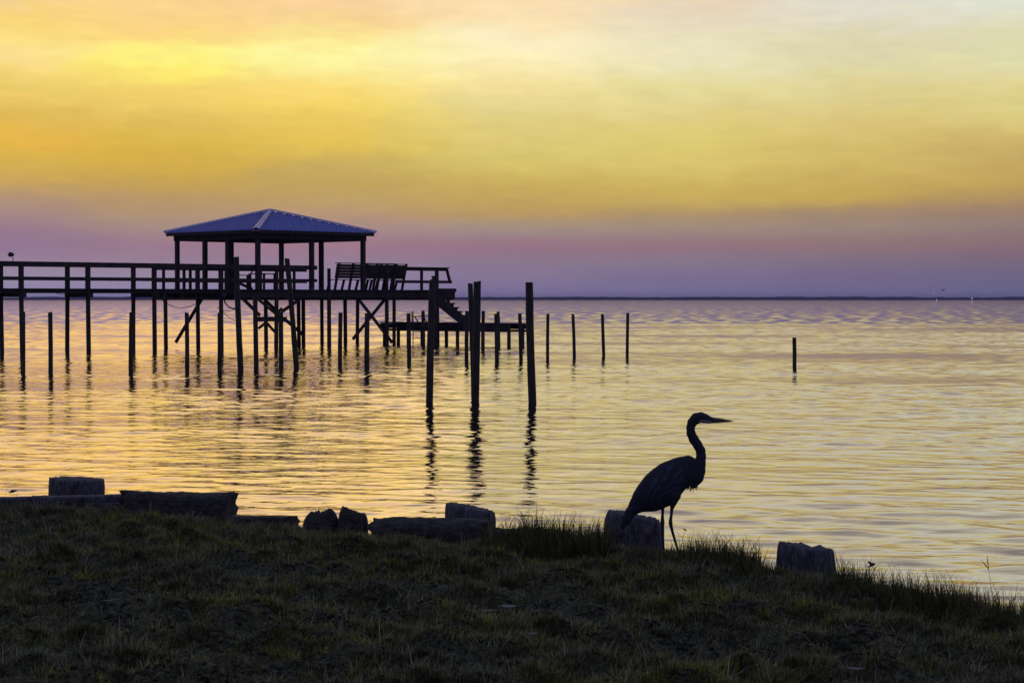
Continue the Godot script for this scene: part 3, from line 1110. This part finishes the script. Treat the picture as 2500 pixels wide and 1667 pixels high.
func make_furniture(pier: Node3D) -> void:
	var frame := pier.transform
	var w: Material = M["pier_wood"]
	var deck := 2.46
	# slatted benches with leaning backs
	var benches := [
		["slatted bench with leaning back along the pier's railing", 815, 956, 2.2, 0.0],
		["solid-backed bench next to the slatted bench on the pier", 884, 984, 1.5, 0.0],
	]
	for i in benches.size():
		var q: Array = benches[i]
		var z: float = q[3]
		var x0 := on_plane(frame, q[1], 690, z).x
		var x1 := on_plane(frame, q[2], 690, z).x
		var t := thing("pier_bench", q[0], "bench", frame * Vector3(x0, deck, z), TURN, "benches on the pier")
		var L := x1 - x0
		for k in 5:
			block("seat_slat", t, Vector3(L / 2, 0.44, -0.45 + k * 0.1), Vector3(L, 0.035, 0.085), w)
		var rows := 5
		for k in rows:
			var y := 0.56 + k * 0.125
			block("back_slat", t, Vector3(L / 2, y, 0.06 + k * 0.03), Vector3(L, 0.119 if i == 0 else 0.126, 0.03), w)
		block("back_cap", t, Vector3(L / 2, 1.17, 0.2), Vector3(L + 0.1, 0.035, 0.14), w)
		var legs := 5
		for k in legs:
			var xx := 0.06 + k * (L - 0.12) / (legs - 1)
			timber("leg", t, Vector3(xx, 0.0, -0.02), Vector3(xx + 0.08, 1.16, 0.2), 0.10, 0.07, w)
			timber("leg", t, Vector3(xx - 0.05, 0.0, -0.46), Vector3(xx + 0.05, 0.43, -0.42), 0.09, 0.07, w)
	# deck chair with round arms
	var z := 0.4
	var c := on_plane(frame, 584, 690, z)
	var t := thing("deck_chair", "slatted deck chair with broad arms under the pavilion roof", "chair", frame * Vector3(c.x, deck, z), TURN - 0.6)
	for k in 5:
		block("seat_slat", t, Vector3(-0.22 + k * 0.11, 0.38 - k * 0.015, 0), Vector3(0.10, 0.025, 0.52), w)
		timber("back_slat", t, Vector3(0.28, 0.3, -0.22 + k * 0.11), Vector3(0.62, 0.98 - absf(k - 2.0) * 0.04, -0.24 + k * 0.12), 0.10, 0.022, w)
	for s in [-1.0, 1.0]:
		block("arm", t, Vector3(0.08, 0.62, s * 0.34), Vector3(0.75, 0.03, 0.14), w)
		block("leg", t, Vector3(-0.25, 0.3, s * 0.31), Vector3(0.10, 0.6, 0.04), w)
		timber("leg", t, Vector3(-0.25, 0.38, s * 0.29), Vector3(0.55, 0.02, s * 0.29), 0.03, 0.11, w)
		block("leg", t, Vector3(0.35, 0.31, s * 0.33), Vector3(0.08, 0.6, 0.04), w)
	# side table
	c = on_plane(frame, 640, 690, -0.3)
	t = thing("deck_table", "small square timber table between the pavilion posts", "table", frame * Vector3(c.x, deck, -0.3), TURN)
	block("table_top", t, Vector3(0, 0.70, 0), Vector3(0.9, 0.04, 0.9), w)
	for sx in [-1.0, 1.0]:
		for sz in [-1.0, 1.0]:
			block("leg", t, Vector3(sx * 0.38, 0.34, sz * 0.38), Vector3(0.08, 0.68, 0.08), w)
	# spotlight on the railing, unlit
	var lp := on_plane(frame, 30, 640, 2.79)
	t = thing("rail_floodlight", "small dark floodlight on a thin stem on the pier railing", "floodlight", frame * Vector3(lp.x, 3.49, 2.79), TURN)
	pole("stem", t, Vector3(0, -0.02, 0), Vector3(0, 0.2, 0), 0.014, M["steel"])
	var st := new_st()
	tube(st, [Vector3(0.05, 0.24, 0), Vector3(-0.02, 0.25, 0), Vector3(-0.1, 0.25, 0), Vector3(-0.16, 0.27, 0), Vector3(-0.18, 0.28, 0)], [0.03, 0.07, 0.095, 0.085, 0.03], 12)
	part("lamp_head", done(st), M["bird_dark"], t)
	# cables and hose slung under the deck
	var ropes := [
		["thin cable sagging under the walkway between two pilings", "cable", [[388, 727], [402, 738], [420, 748], [440, 752], [460, 749], [480, 741], [493, 733], [506, 727]], 2.0, 0.014],
		["thick hose looped under the pavilion's deck", "hose", [[552, 716], [547, 726], [548, 738], [556, 748], [566, 753], [580, 753], [586, 745]], 2.85, 0.03],
		["slim cable hanging below the hose loop", "cable", [[529, 750], [538, 756], [552, 760], [566, 758], [580, 752]], 2.85, 0.012],
		["loose cable end trailing down beside the tall leaning piling", "cable", [[541, 756], [548, 766], [560, 776], [577, 785], [586, 782]], 2.85, 0.012],
		["short wire drooping from the walkway toward a cap beam", "cable", [[124, 711], [134, 715], [148, 718], [158, 718]], 2.7, 0.012],
	]
	for q in ropes:
		var pts := []
		var rr := []
		for p in q[2]:
			pts.append(frame * on_plane(frame, p[0], p[1], q[3]))
			rr.append(q[4])
		var cs := new_st()
		tube(cs, pts, rr, 6)
		solo("slung_" + q[1], done(cs), M["cable_rubber"], q[0], q[1])

# ------------------------------------------------------------------ mooring pilings

func make_pilings() -> void:
	# u at the head, v of the head, u at the water, v at the water, radius in metres, squareness
	var list := [
		[55, 761, 55, 911, 0.056, 0.9, "slim square mooring post overlapping a walkway piling at its left"],
		[121, 762, 121, 913, 0.056, 0.9, "slim square mooring post standing alone before the walkway's first gap"],
		[320, 762, 320, 908, 0.056, 0.9, "slim square mooring post overlapping a walkway piling"],
		[455, 763, 455, 907, 0.056, 0.9, "slim square mooring post beside the long slanting brace"],
		[535, 763, 535, 905, 0.056, 0.9, "slim square mooring post next to the tall leaning piling"],
		[576, 627, 588, 905, 0.082, 0.2, "tall leaning piling rising above the railing before the pavilion"],
		[700, 631, 722, 901, 0.076, 0.2, "tall piling leaning left before the pavilion's front corner"],
		[831, 763, 830, 886, 0.066, 0.9, "slim square mooring post left of the crossed braces"],
		[896, 764, 896, 901, 0.070, 0.9, "square mooring post standing before the crossed braces"],
		[997, 765, 997, 883, 0.066, 0.8, "square mooring post before the boat landing's swim ladder"],
		[1140, 759, 1140, 882, 0.064, 0.8, "square mooring post close beside the thick double piling"],
		[1211, 766, 1213, 882, 0.066, 0.8, "square mooring post between the thick double piling and the tall outer piling"],
		[1216, 761, 1217, 847, 0.070, 0.8, "thin mooring post hidden behind a square post at the boat landing"],
		[1180, 759, 1180, 852, 0.070, 0.8, "thin mooring post standing behind the boat landing's edge"],
		[1033, 758, 1033, 846, 0.070, 0.8, "thin mooring post rising through the boat landing by the ladder"],
		[1269, 765, 1272, 880, 0.062, 0.8, "leaning square mooring post left of the tall outer piling"],
		[1338, 766, 1338, 873, 0.056, 0.5, "first slender piling of the four in open water past the tall outer piling"],
		[1399, 767, 1401, 872, 0.056, 0.5, "second slender piling of the four in open water past the tall outer piling"],
		[1471, 767, 1475, 869, 0.056, 0.5, "third slender piling of the four in open water, slightly bowed"],
		[1533, 764, 1532, 866, 0.056, 0.5, "last slender piling of the four in open water, farthest from the pier"],
		[1940, 824, 1939, 897, 0.055, 0.8, "lone short post standing far out in open water"],
		[1056, 690, 1050, 985, 0.068, 0.3, "thick straight piling standing before the pier's stair"],
		[1148, 692, 1156, 975, 0.052, 0.4, "rear half of the thick double piling, leaning outward at its head"],
		[1165, 687, 1159, 980, 0.076, 0.2, "front half of the thick double piling, dark and rounded"],
		[1292, 689, 1302, 985, 0.078, 0.3, "tall outer piling with knobbly side past the boat landing"],
	]
	for i in list.size():
		var q: Array = list[i]
		var foot := on_level(q[2], q[3], 0.0)
		var head := at_depth(q[0], q[1], -foot.z)
		var tall: float = head.y
		var t := tall + 1.0
		var lean := Vector3((head.x - foot.x) * t / tall, 0, 0)
		foot.x -= lean.x / t
		var s := 200 + i
		var bow := 0.02 * sin(i * 2.3)
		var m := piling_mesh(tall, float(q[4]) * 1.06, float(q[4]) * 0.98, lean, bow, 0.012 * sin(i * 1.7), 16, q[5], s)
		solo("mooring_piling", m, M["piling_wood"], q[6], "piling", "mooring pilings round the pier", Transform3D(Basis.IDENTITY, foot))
	# a pair of posts joined by a cross timber under the pavilion
	var d := 62.0
	var w: Material = M["piling_wood"]
	var a := on_level(626, 895, 0.0)
	var t2 := thing("boat_lift_frame", "pair of posts joined by a cross timber and braces below the pavilion", "boat lift", Vector3(a.x, 0, a.z))
	d = -a.z
	var inv := t2.transform.affine_inverse()
	pole("post", t2, Vector3(0, -1, 0), inv * at_depth(622, 724, d), 0.072, w)
	pole("post", t2, inv * at_depth(686, 920, d), inv * at_depth(685, 762, d), 0.07, w)
	timber("cross_timber", t2, inv * at_depth(626, 779, d), inv * at_depth(700, 779, d), 0.08, 0.15, w)
	for q in [[629, 730, 674, 767], [630, 802, 648, 788], [650, 788, 674, 814], [676, 764, 688, 752]]:
		timber("brace", t2, inv * at_depth(q[0], q[1], d), inv * at_depth(q[2], q[3], d), 0.05, 0.085, w)

# ------------------------------------------------------------------ heron

# px: outline coordinates measured on the photograph (0.70 mm each); x right, y down from the feet
func hp(x: float, y: float, z := 0.0) -> Vector3:
	return Vector3((x - 590.0) * 0.000697, (1452.0 - y) * 0.000697, z)

func make_heron() -> void:
	var foot := at_depth(1630, 1352, 13.5)
	var t := thing("heron", "great grey heron standing in profile on the grassy bank, neck in an S", "heron", Vector3(foot.x, foot.y, foot.z))
	# bones: start, end, radii in outline units
	var bones := []
	var body := [[-62, 4, 78], [20, 0, 125], [85, -2, 152], [160, 6, 170], [240, 4, 180], [310, 4, 180], [390, 10, 160], [470, 26, 121], [560, 31, 76], [650, 20, 50], [720, -2, 45], [800, -30, 26]]
	var ax := Vector2(-0.747, 0.664)
	var nm := Vector2(-0.664, -0.747)
	var prev := []
	for q in body:
		var c: Vector2 = Vector2(740, 640) + ax * q[0] + nm * q[1]
		var cur := [hp(c.x, c.y), q[2] * 0.000697]
		if prev.size() > 0:
			bones.append([prev[0], cur[0], prev[1], cur[1], 1.55])
		prev = cur
	var neck := [[838, 790, 42], [862, 725, 68], [880, 665, 66], [897, 600, 52], [908, 530, 44], [902, 470, 43], [872, 415, 43], [838, 365, 44], [812, 310, 40], [806, 255, 37], [822, 205, 42], [860, 168, 50], [905, 158, 48], [950, 170, 41], [1000, 184, 30]]
	prev = []
	for q in neck:
		var cur := [hp(q[0], q[1]), q[2] * 0.000697]
		if prev.size() > 0:
			bones.append([prev[0], cur[0], prev[1], cur[1], 1.15])
		prev = cur
	bones.append([hp(820, 700), hp(760, 690), 0.060, 0.085, 1.4])
	for s in [-1.0, 1.0]:
		var zz: float = 0.035 * s
		var hx := 548.0 if s < 0 else 632.0
		bones.append([hp(hx + 10, 900, zz), hp(hx, 1005, zz), 0.050, 0.014, 1.0])
	var st := new_st()
	surface_net(st, bones, 0.0055, 0.012)
	# legs, part of the same surface
	var l1 := [hp(549, 985, -0.035), hp(547, 1080, -0.035), hp(545, 1125, -0.035), hp(546, 1150, -0.035), hp(548, 1190, -0.035), hp(551, 1300, -0.035), hp(556, 1400, -0.035), hp(560, 1452, -0.035)]
	var l2 := [hp(630, 975, 0.035), hp(622, 1080, 0.035), hp(615, 1125, 0.035), hp(615, 1155, 0.035), hp(622, 1195, 0.035), hp(648, 1290, 0.035), hp(678, 1390, 0.035), hp(692, 1450, 0.035)]
	var lr := [0.014, 0.0092, 0.0115, 0.0138, 0.0108, 0.0085, 0.0083, 0.011]
	tube(st, l1, lr, 10)
	tube(st, l2, lr, 10)
	for leg in [[l1[-1], -0.035], [l2[-1], 0.035]]:
		var o: Vector3 = leg[0]
		for toe in [Vector3(0.085, 0.0, -0.035), Vector3(0.095, 0.0, 0.005), Vector3(0.075, 0.0, 0.042), Vector3(-0.07, 0.0, 0.008)]:
			tube(st, [o + Vector3(0, 0.004, 0), o + toe * 0.5 + Vector3(0, 0.006, 0), o + toe + Vector3(0, -0.004, 0)], [0.0075, 0.006, 0.0025], 6)
	part("body", done(st), M["plumage"], t)
	# beak: upper and lower mandible
	var bk := new_st()
	tube(bk, [hp(985, 172), hp(1040, 176), hp(1120, 184), hp(1180, 191), hp(1222, 196)], [0.0165, 0.0125, 0.0082, 0.0045, 0.0008], 10)
	tube(bk, [hp(985, 196), hp(1040, 198), hp(1090, 199), hp(1170, 197), hp(1215, 197)], [0.0130, 0.0095, 0.0060, 0.0030, 0.0008], 10)
	part("beak", done(bk), M["beak_horn"], t)
	for s in [-1.0, 1.0]:
		var e := SphereMesh.new()
		e.radius = 0.0065
		e.height = 0.013
		e.radial_segments = 12
		e.rings = 6
		part("eye", e, M["eye_dark"], t, Transform3D(Basis.IDENTITY, hp(960, 160, 0.0245 * s)))
	# pale cheek and throat
	for s in [-1.0, 1.0]:
		var ch := new_st()
		tube(ch, [hp(870, 190, 0.020 * s), hp(920, 193, 0.0245 * s), hp(970, 197, 0.019 * s), hp(1010, 203, 0.010 * s)], [0.008, 0.013, 0.012, 0.007], 10)
		part("cheek", done(ch), M["pale_plumage"], t)
	# folded wings: rows of overlapping feathers on either flank
	rng.seed = 61
	for s in [-1.0, 1.0]:
		var wing := Node3D.new()
		wing.name = "wing"
		t.add_child(wing, true)
		for row in 6:
			var along0 := -20.0 + row * 95.0
			var nfe := 7 if row < 5 else 5
			for k in nfe:
				var across := lerpf(120.0, -95.0, float(k) / (nfe - 1)) * (1.0 - 0.09 * row)
				var len := 165.0 + 22.0 * row
				var fe := new_st()
				feather(fe, along0 + rng.randf_range(-18, 18), across, len, 46.0 - row * 2.0, s, ax, nm, 0.0011 * (6 - row))
				part("feather", done(fe), M["wing_plumage"] if (k * 7 + row * 3) % 5 < 2 else M["plumage"], wing)
	# loose breast plumes
	for k in 44:
		var pl := new_st()
		var x0 := 800.0 + rng.randf_range(-10, 75)
		var y0 := 712.0 + rng.randf_range(-30, 25)
		var ln := rng.randf_range(60.0, 150.0)
		var z0 := rng.randf_range(-0.03, 0.03)
		var dx := rng.randf_range(-50.0, 12.0)
		tube(pl, [hp(x0, y0, z0), hp(x0 + dx * 0.35, y0 + ln * 0.5, z0), hp(x0 + dx, y0 + ln, z0 * 1.2)], [0.012, 0.0055, 0.0005], 6)
		part("plume", done(pl), M["wing_plumage"], t)

func feather(st: SurfaceTool, along: float, across: float, ln: float, wd: float, s: float, ax: Vector2, nm: Vector2, lift: float) -> void:
	var rows := 8
	var prev := []
	for i in rows + 1:
		var f := float(i) / rows
		var al := along + ln * f
		var width := wd * pow(sin(PI * clampf(0.12 + f * 0.86, 0.0, 1.0)), 0.6)
		var cur := []
		for k in 5:
			var ac := across * (1.0 - 0.25 * f) + width * (k - 2) / 2.0
			var lim := flank_reach(al)
			ac = clampf(ac, lim.x, lim.y)
			var z := flank(al, ac) + lift + 0.004 * f - 0.0018 * absf(k - 2.0)
			var c := Vector2(740, 640) + ax * al + nm * ac
			cur.append(hp(c.x, c.y, z * s))
		if i > 0:
			for k in 4:
				quad(st, prev[k], prev[k + 1], cur[k + 1], cur[k])
		prev = cur

func flank_reach(al: float) -> Vector2:
	var lo := 0.0
	var hi := 0.0
	for i in 30:
		if flank(al, lo - 8.0) > 0.006:
			lo -= 8.0
		if flank(al, hi + 8.0) > 0.006:
			hi += 8.0
	return Vector2(lo, hi)

# half thickness of the body at a place given along and across its axis
func flank(al: float, ac: float) -> float:
	var xs := [-62.0, 20.0, 85.0, 160.0, 240.0, 310.0, 390.0, 470.0, 560.0, 650.0, 720.0, 800.0]
	var rs := [78.0, 125.0, 152.0, 170.0, 180.0, 180.0, 160.0, 121.0, 76.0, 50.0, 45.0, 26.0]
	var cs := [4.0, 0.0, -2.0, 6.0, 4.0, 4.0, 10.0, 26.0, 31.0, 20.0, -2.0, -34.0]
	var r := rs[-1] as float
	var c := cs[-1] as float
	for i in xs.size() - 1:
		if al <= xs[i + 1]:
			var f := clampf((al - xs[i]) / (xs[i + 1] - xs[i]), 0.0, 1.0)
			r = lerpf(rs[i], rs[i + 1], f)
			c = lerpf(cs[i], cs[i + 1], f)
			break
	var q := clampf(1.0 - pow((ac - c) / maxf(r, 1.0), 2.0), 0.0, 1.0)
	return r * 0.000697 / 1.55 * sqrt(q)

# smooth union of tapered capsules, meshed as surface nets; each bone's z is squeezed by its last value
func surface_net(st: SurfaceTool, bones: Array, cell: float, blend: float) -> void:
	var lo := Vector3(1e9, 1e9, 1e9)
	var hi := -lo
	for b in bones:
		for k in 2:
			var r: float = b[2 + k] + 3.0 * cell
			lo = lo.min(b[k] - Vector3(r, r, r))
			hi = hi.max(b[k] + Vector3(r, r, r))
	var nx := int((hi.x - lo.x) / cell) + 3
	var ny := int((hi.y - lo.y) / cell) + 3
	var nz := int((hi.z - lo.z) / cell) + 3
	var field := PackedFloat32Array()
	field.resize(nx * ny * nz)
	field.fill(1.0)
	for b in bones:
		var a: Vector3 = b[0]
		var ab: Vector3 = b[1] - a
		var sq: float = b[4]
		var r0: float = b[2]
		var r1: float = b[3]
		var rm := maxf(r0, r1) + blend + 2.0 * cell
		var p0: Vector3 = (a.min(b[1]) - Vector3(rm, rm, rm) - lo) / cell
		var p1: Vector3 = (a.max(b[1]) + Vector3(rm, rm, rm) - lo) / cell
		var ll := maxf(ab.x * ab.x + ab.y * ab.y + ab.z * ab.z * sq * sq, 1e-9)
		for k in range(maxi(0, int(p0.z)), mini(nz, int(p1.z) + 1)):
			for j in range(maxi(0, int(p0.y)), mini(ny, int(p1.y) + 1)):
				for i in range(maxi(0, int(p0.x)), mini(nx, int(p1.x) + 1)):
					var v := lo + Vector3(i, j, k) * cell - a
					v.z *= sq
					var h := clampf((v.x * ab.x + v.y * ab.y + v.z * ab.z * sq) / ll, 0.0, 1.0)
					var dx := v.x - ab.x * h
					var dy := v.y - ab.y * h
					var dz := v.z - ab.z * sq * h
					var d := sqrt(dx * dx + dy * dy + dz * dz) - lerpf(r0, r1, h)
					var at := (k * ny + j) * nx + i
					var o := field[at]
					var m := maxf(blend - absf(d - o), 0.0) / blend
					field[at] = minf(d, o) - m * m * blend * 0.25
	var verts := {}
	var corner := [Vector3i(0, 0, 0), Vector3i(1, 0, 0), Vector3i(0, 1, 0), Vector3i(1, 1, 0), Vector3i(0, 0, 1), Vector3i(1, 0, 1), Vector3i(0, 1, 1), Vector3i(1, 1, 1)]
	var edges := [[0, 1], [2, 3], [4, 5], [6, 7], [0, 2], [1, 3], [4, 6], [5, 7], [0, 4], [1, 5], [2, 6], [3, 7]]
	for k in nz - 1:
		for j in ny - 1:
			for i in nx - 1:
				var at := (k * ny + j) * nx + i
				var f0 := field[at]
				if absf(f0) > 2.5 * cell:
					continue
				var vals := []
				var inside := 0
				for c in corner:
					var fv := field[at + (c.z * ny + c.y) * nx + c.x]
					vals.append(fv)
					if fv < 0.0:
						inside += 1
				if inside == 0 or inside == 8:
					continue
				var sum := Vector3.ZERO
				var n := 0
				for e in edges:
					var va: float = vals[e[0]]
					var vb: float = vals[e[1]]
					if (va < 0.0) != (vb < 0.0):
						sum += Vector3(corner[e[0]]).lerp(Vector3(corner[e[1]]), va / (va - vb))
						n += 1
				verts[at] = lo + (Vector3(i, j, k) + sum / n) * cell
	for at in verts:
		var f0 := field[at]
		var steps := [1, nx, nx * ny]
		for axis in 3:
			var f1 := field[at + steps[axis]]
			if (f0 < 0.0) == (f1 < 0.0):
				continue
			var s1: int = steps[(axis + 1) % 3]
			var s2: int = steps[(axis + 2) % 3]
			if not (verts.has(at - s1) and verts.has(at - s2) and verts.has(at - s1 - s2)):
				continue
			if f0 < 0.0:
				quad(st, verts[at], verts[at - s2], verts[at - s1 - s2], verts[at - s1])
			else:
				quad(st, verts[at], verts[at - s1], verts[at - s1 - s2], verts[at - s2])

# ------------------------------------------------------------------ small things

func flyer(called: String, label: String, category: String, at: Vector3, turn: float, tilt: float, ln: float, span: float, beat: float) -> void:
	var t := thing(called, label, category, at, turn)
	t.rotation.z = tilt
	var st := new_st()
	tube(st, [Vector3(-0.5, 0, 0) * ln, Vector3(-0.3, 0.01, 0) * ln, Vector3(0, 0.02, 0) * ln, Vector3(0.3, 0.02, 0) * ln, Vector3(0.5, 0, 0) * ln], [0.02 * ln, 0.08 * ln, 0.13 * ln, 0.09 * ln, 0.015 * ln], 8)
	part("body", done(st), M["bird_dark"], t)
	for s in [-1.0, 1.0]:
		var w := new_st()
		var rows := []
		for i in 6:
			var f := i / 5.0
			var c := Vector3(-0.1 * f * ln, beat * span * 0.5 * sin(f * 2.2), s * span * 0.5 * f)
			var wd := ln * 0.16 * (1.0 - 0.75 * f * f)
			rows.append([c + Vector3(wd, 0, 0), c - Vector3(wd, 0.004 * ln, 0)])
		for i in 5:
			quad(w, rows[i][0], rows[i + 1][0], rows[i + 1][1], rows[i][1])
			quad(w, rows[i][0] + Vector3(0, 0.02 * ln, 0), rows[i][1] + Vector3(0, 0.01 * ln, 0), rows[i + 1][1] + Vector3(0, 0.01 * ln, 0), rows[i + 1][0] + Vector3(0, 0.02 * ln, 0))
		part("wing", done(w), M["bird_dark"], t)

func make_small() -> void:
	flyer("gull", "small dark bird passing in front of the pier's end railing", "bird", at_depth(1060, 682, 70.0), 0.2, 0.15, 0.32, 0.7, 0.35)
	flyer("gull", "tiny dark bird flying low over the distant shoreline", "bird", at_depth(2304, 709, 260.0), 0.4, 0.0, 0.45, 1.3, 0.25)
	flyer("moth", "small dark moth flying beside the heron's legs", "insect", at_depth(1672, 1293, 13.3), 0.3, -0.6, 0.035, 0.03, 0.3)
	flyer("dragonfly", "small dragonfly hovering past the grooved stump", "insect", at_depth(2130, 1380, 12.0), 0.3, 0.35, 0.06, 0.07, 0.6)
	flyer("dragonfly", "small dragonfly flying above the long bulkhead timber's end", "insect", at_depth(30, 1200, 16.0), 0.3, 0.25, 0.075, 0.05, 0.5)
	# dry leaves and driftwood scraps on the turf
	rng.seed = 4242
	for p in [[885, 1396], [1058, 1420], [1078, 1424], [1335, 1498], [1300, 1555], [1152, 1506], [1240, 1481], [780, 1480], [372, 1508], [268, 1476], [180, 1446], [2390, 1588], [2085, 1640], [1835, 1620], [605, 1522], [450, 1510], [1190, 1490], [1705, 1465], [2150, 1550], [1440, 1590], [700, 1400], [230, 1338], [1660, 1440]]:
		var q := on_level(p[0], p[1], BANK)
		var x := q.x
		var d := -q.z
		var st := new_st()
		var ln := rng.randf_range(0.025, 0.06)
		var wd := ln * rng.randf_range(0.16, 0.3)
		var prev := []
		for i in 7:
			var f := i / 6.0
			var ww := wd * sin(PI * clampf(f, 0.03, 0.97))
			var cur := []
			for k in 5:
				var s := (k - 2) / 2.0
				cur.append(Vector3((f - 0.5) * 2.0 * ln, 0.35 * wd * s * s + 0.2 * ln * pow(f - 0.5, 2.0), s * ww))
			if i > 0:
				for k in 4:
					quad(st, prev[k], prev[k + 1], cur[k + 1], cur[k])
			prev = cur
		solo("dry_leaf", done(st), M["dry_leaf"], "pale curled dry leaf lying on the dark turf", "leaf", "dry leaves scattered on the bank", Transform3D(Basis(Vector3.UP, rng.randf_range(-0.7, 0.7)) * Basis(Vector3.RIGHT, rng.randf_range(-0.3, 0.5)), Vector3(x, ground_y(x, d) + 0.018, -d)))
	# tall single stems with split seed heads on the edge
	var stems := [[2448, 1468, 2415, 1388, "bare grass stem with forked seed head above the right-hand bank"], [1278, 1300, 1262, 1238, "bent grass stem hooking over beside the slanted stump"], [2380, 1462, 2352, 1418, "short curved grass stem near the forked seed head"], [1420, 1285, 1335, 1262, "broad dead grass blade leaning left across the long grass"], [1925, 1400, 1892, 1372, "thin upright grass stem beside the grooved stump"], [2010, 1600, 1905, 1532, "arched pale straw stem rising from the open turf"]]
	for q in stems:
		var d: float = 8500.0 / (q[1] - 730.0)
		if q[1] < 1500:
			d = minf(d, 14.8)
		var a := at_depth(q[0], q[1], d)
		var b := at_depth(q[2], q[3], d)
		a.y = ground_y(a.x, -a.z) - 0.01
		var st := new_st()
		var mid := a.lerp(b, 0.55) + Vector3(0.02, 0.03, 0)
		tube(st, [a, a.lerp(mid, 0.5) + Vector3(0.004, 0, 0), mid, mid.lerp(b, 0.6), b], [0.0022, 0.002, 0.0018, 0.0015, 0.0008], 6)
		var t := thing("grass_stem", q[4], "grass stem")
		part("stalk", done(st), M["dry_stem"] if q[1] > 1500 else M["bird_dark"], t)
		if q[2] == 2415:
			for k in [Vector3(-0.045, 0.05, 0), Vector3(-0.01, 0.075, 0), Vector3(-0.03, 0.03, 0.02)]:
				var hd := new_st()
				tube(hd, [b - Vector3(0, 0.004, 0), b + k * 0.5, b + k], [0.0015, 0.003, 0.0006], 6)
				part("seed_head", done(hd), M["bird_dark"], t)

# ------------------------------------------------------------------ far shore

func make_far_shore() -> void:
	var st := new_st()
	var n := FastNoiseLite.new()
	n.seed = 3
	n.frequency = 0.004
	n.fractal_octaves = 4
	var d := 4200.0
	var prev := []
	for i in 421:
		var x := -1700.0 + i * 8.5
		var h := 6.2 + 2.2 * n.get_noise_2d(x, 0.0) + 1.5 * n.get_noise_2d(x * 9.0, 50.0)
		h = maxf(h, 3.6)
		var cur := [Vector3(x, -0.5, -d), Vector3(x, h * 0.8, -d - 4.0), Vector3(x, h, -d - 14.0), Vector3(x, h * 0.9, -d - 80.0), Vector3(x, -0.5, -d - 120.0)]
		if i > 0:
			for k in 4:
				quad(st, prev[k], prev[k + 1], cur[k + 1], cur[k])
		prev = cur
	structure("far_shore", done(st), M["forest"])
	var lamps := [[2280, 716, 3.2, "white light on a tall mast above the far shore"], [2288, 731, 3.0, "small white light low on the far shore by the water"], [2374, 728, 4.2, "brightest white light on the far shore"], [1548, 728, 1.6, "faint light on the far shore near the bay's middle"]]
	for q in lamps:
		var p := at_depth(q[0], q[1], 4170.0)
		var t := thing("shore_lamp", q[3], "lamp", Vector3(p.x, 0, p.z), 0.0, "lights on the far shore")
		var y := maxf(p.y, 1.2)
		pole("mast", t, Vector3(0, -0.5, 0), Vector3(0, y, 0), 0.12, M["steel"])
		var s := SphereMesh.new()
		s.radius = q[2] * 0.2
		s.height = q[2] * 0.4
		s.radial_segments = 16
		s.rings = 8
		part("lamp_bulb", s, M["lamp_glow"], t, Transform3D(Basis.IDENTITY, Vector3(0, y, 0)))
		var o := OmniLight3D.new()
		o.name = "lamp_light"
		o.light_energy = 1.0
		o.light_size = 0.5
		o.omni_range = 60.0
		o.shadow_enabled = true
		o.position = Vector3(0, y, q[2] * 0.3 + 0.6)
		t.add_child(o)

# ------------------------------------------------------------------ all

func _ready() -> void:
	var cam := Camera3D.new()
	cam.name = "camera"
	cam.position = EYE
	cam.rotation.x = -PITCH
	cam.fov = rad_to_deg(2.0 * atan(833.5 / F))
	cam.near = 0.1
	cam.far = 9000.0
	add_child(cam)
	cam.current = true

	var env := Environment.new()
	env.background_mode = Environment.BG_SKY
	var sky := Sky.new()
	var pm := PanoramaSkyMaterial.new()
	pm.panorama = make_sky()
	pm.energy_multiplier = 1.0
	sky.sky_material = pm
	env.sky = sky
	env.tonemap_mode = Environment.TONE_MAPPER_LINEAR
	env.tonemap_exposure = 1.0
	env.sdfgi_enabled = true
	env.ssao_enabled = true
	env.ssil_enabled = true
	env.fog_enabled = true
	env.fog_density = 0.00011
	env.fog_light_color = Color(0.62, 0.60, 0.86)
	var we := WorldEnvironment.new()
	we.name = "environment"
	we.environment = env
	add_child(we)

	# the sun is behind the bright cloud, left of the middle and low
	var sun := DirectionalLight3D.new()
	sun.name = "sun"
	sun.light_energy = 0.008
	sun.light_color = Color(1.0, 0.72, 0.42)
	sun.light_angular_distance = 16.0
	sun.shadow_enabled = true
	sun.rotation = Vector3(deg_to_rad(-9.0), deg_to_rad(180.0 + 9.0), 0)
	add_child(sun)

	box = BoxMesh.new()
	round_post = CylinderMesh.new()
	round_post.top_radius = 1.0
	round_post.bottom_radius = 1.05
	round_post.height = 1.0
	round_post.radial_segments = 14
	round_post.rings = 1
	rng.seed = 1
	make_materials()
	print("sky and materials ", Time.get_ticks_msec())
	make_water()
	print("water ", Time.get_ticks_msec())
	make_ground()
	make_far_shore()
	print("ground ", Time.get_ticks_msec())
	rng.seed = 5
	var pier := make_pier()
	make_pavilion()
	make_landing()
	make_furniture(pier)
	make_pilings()
	make_stumps()
	print("pier ", Time.get_ticks_msec())
	make_heron()
	print("heron ", Time.get_ticks_msec())
	make_small()
	make_grass()
	print("grass ", Time.get_ticks_msec())
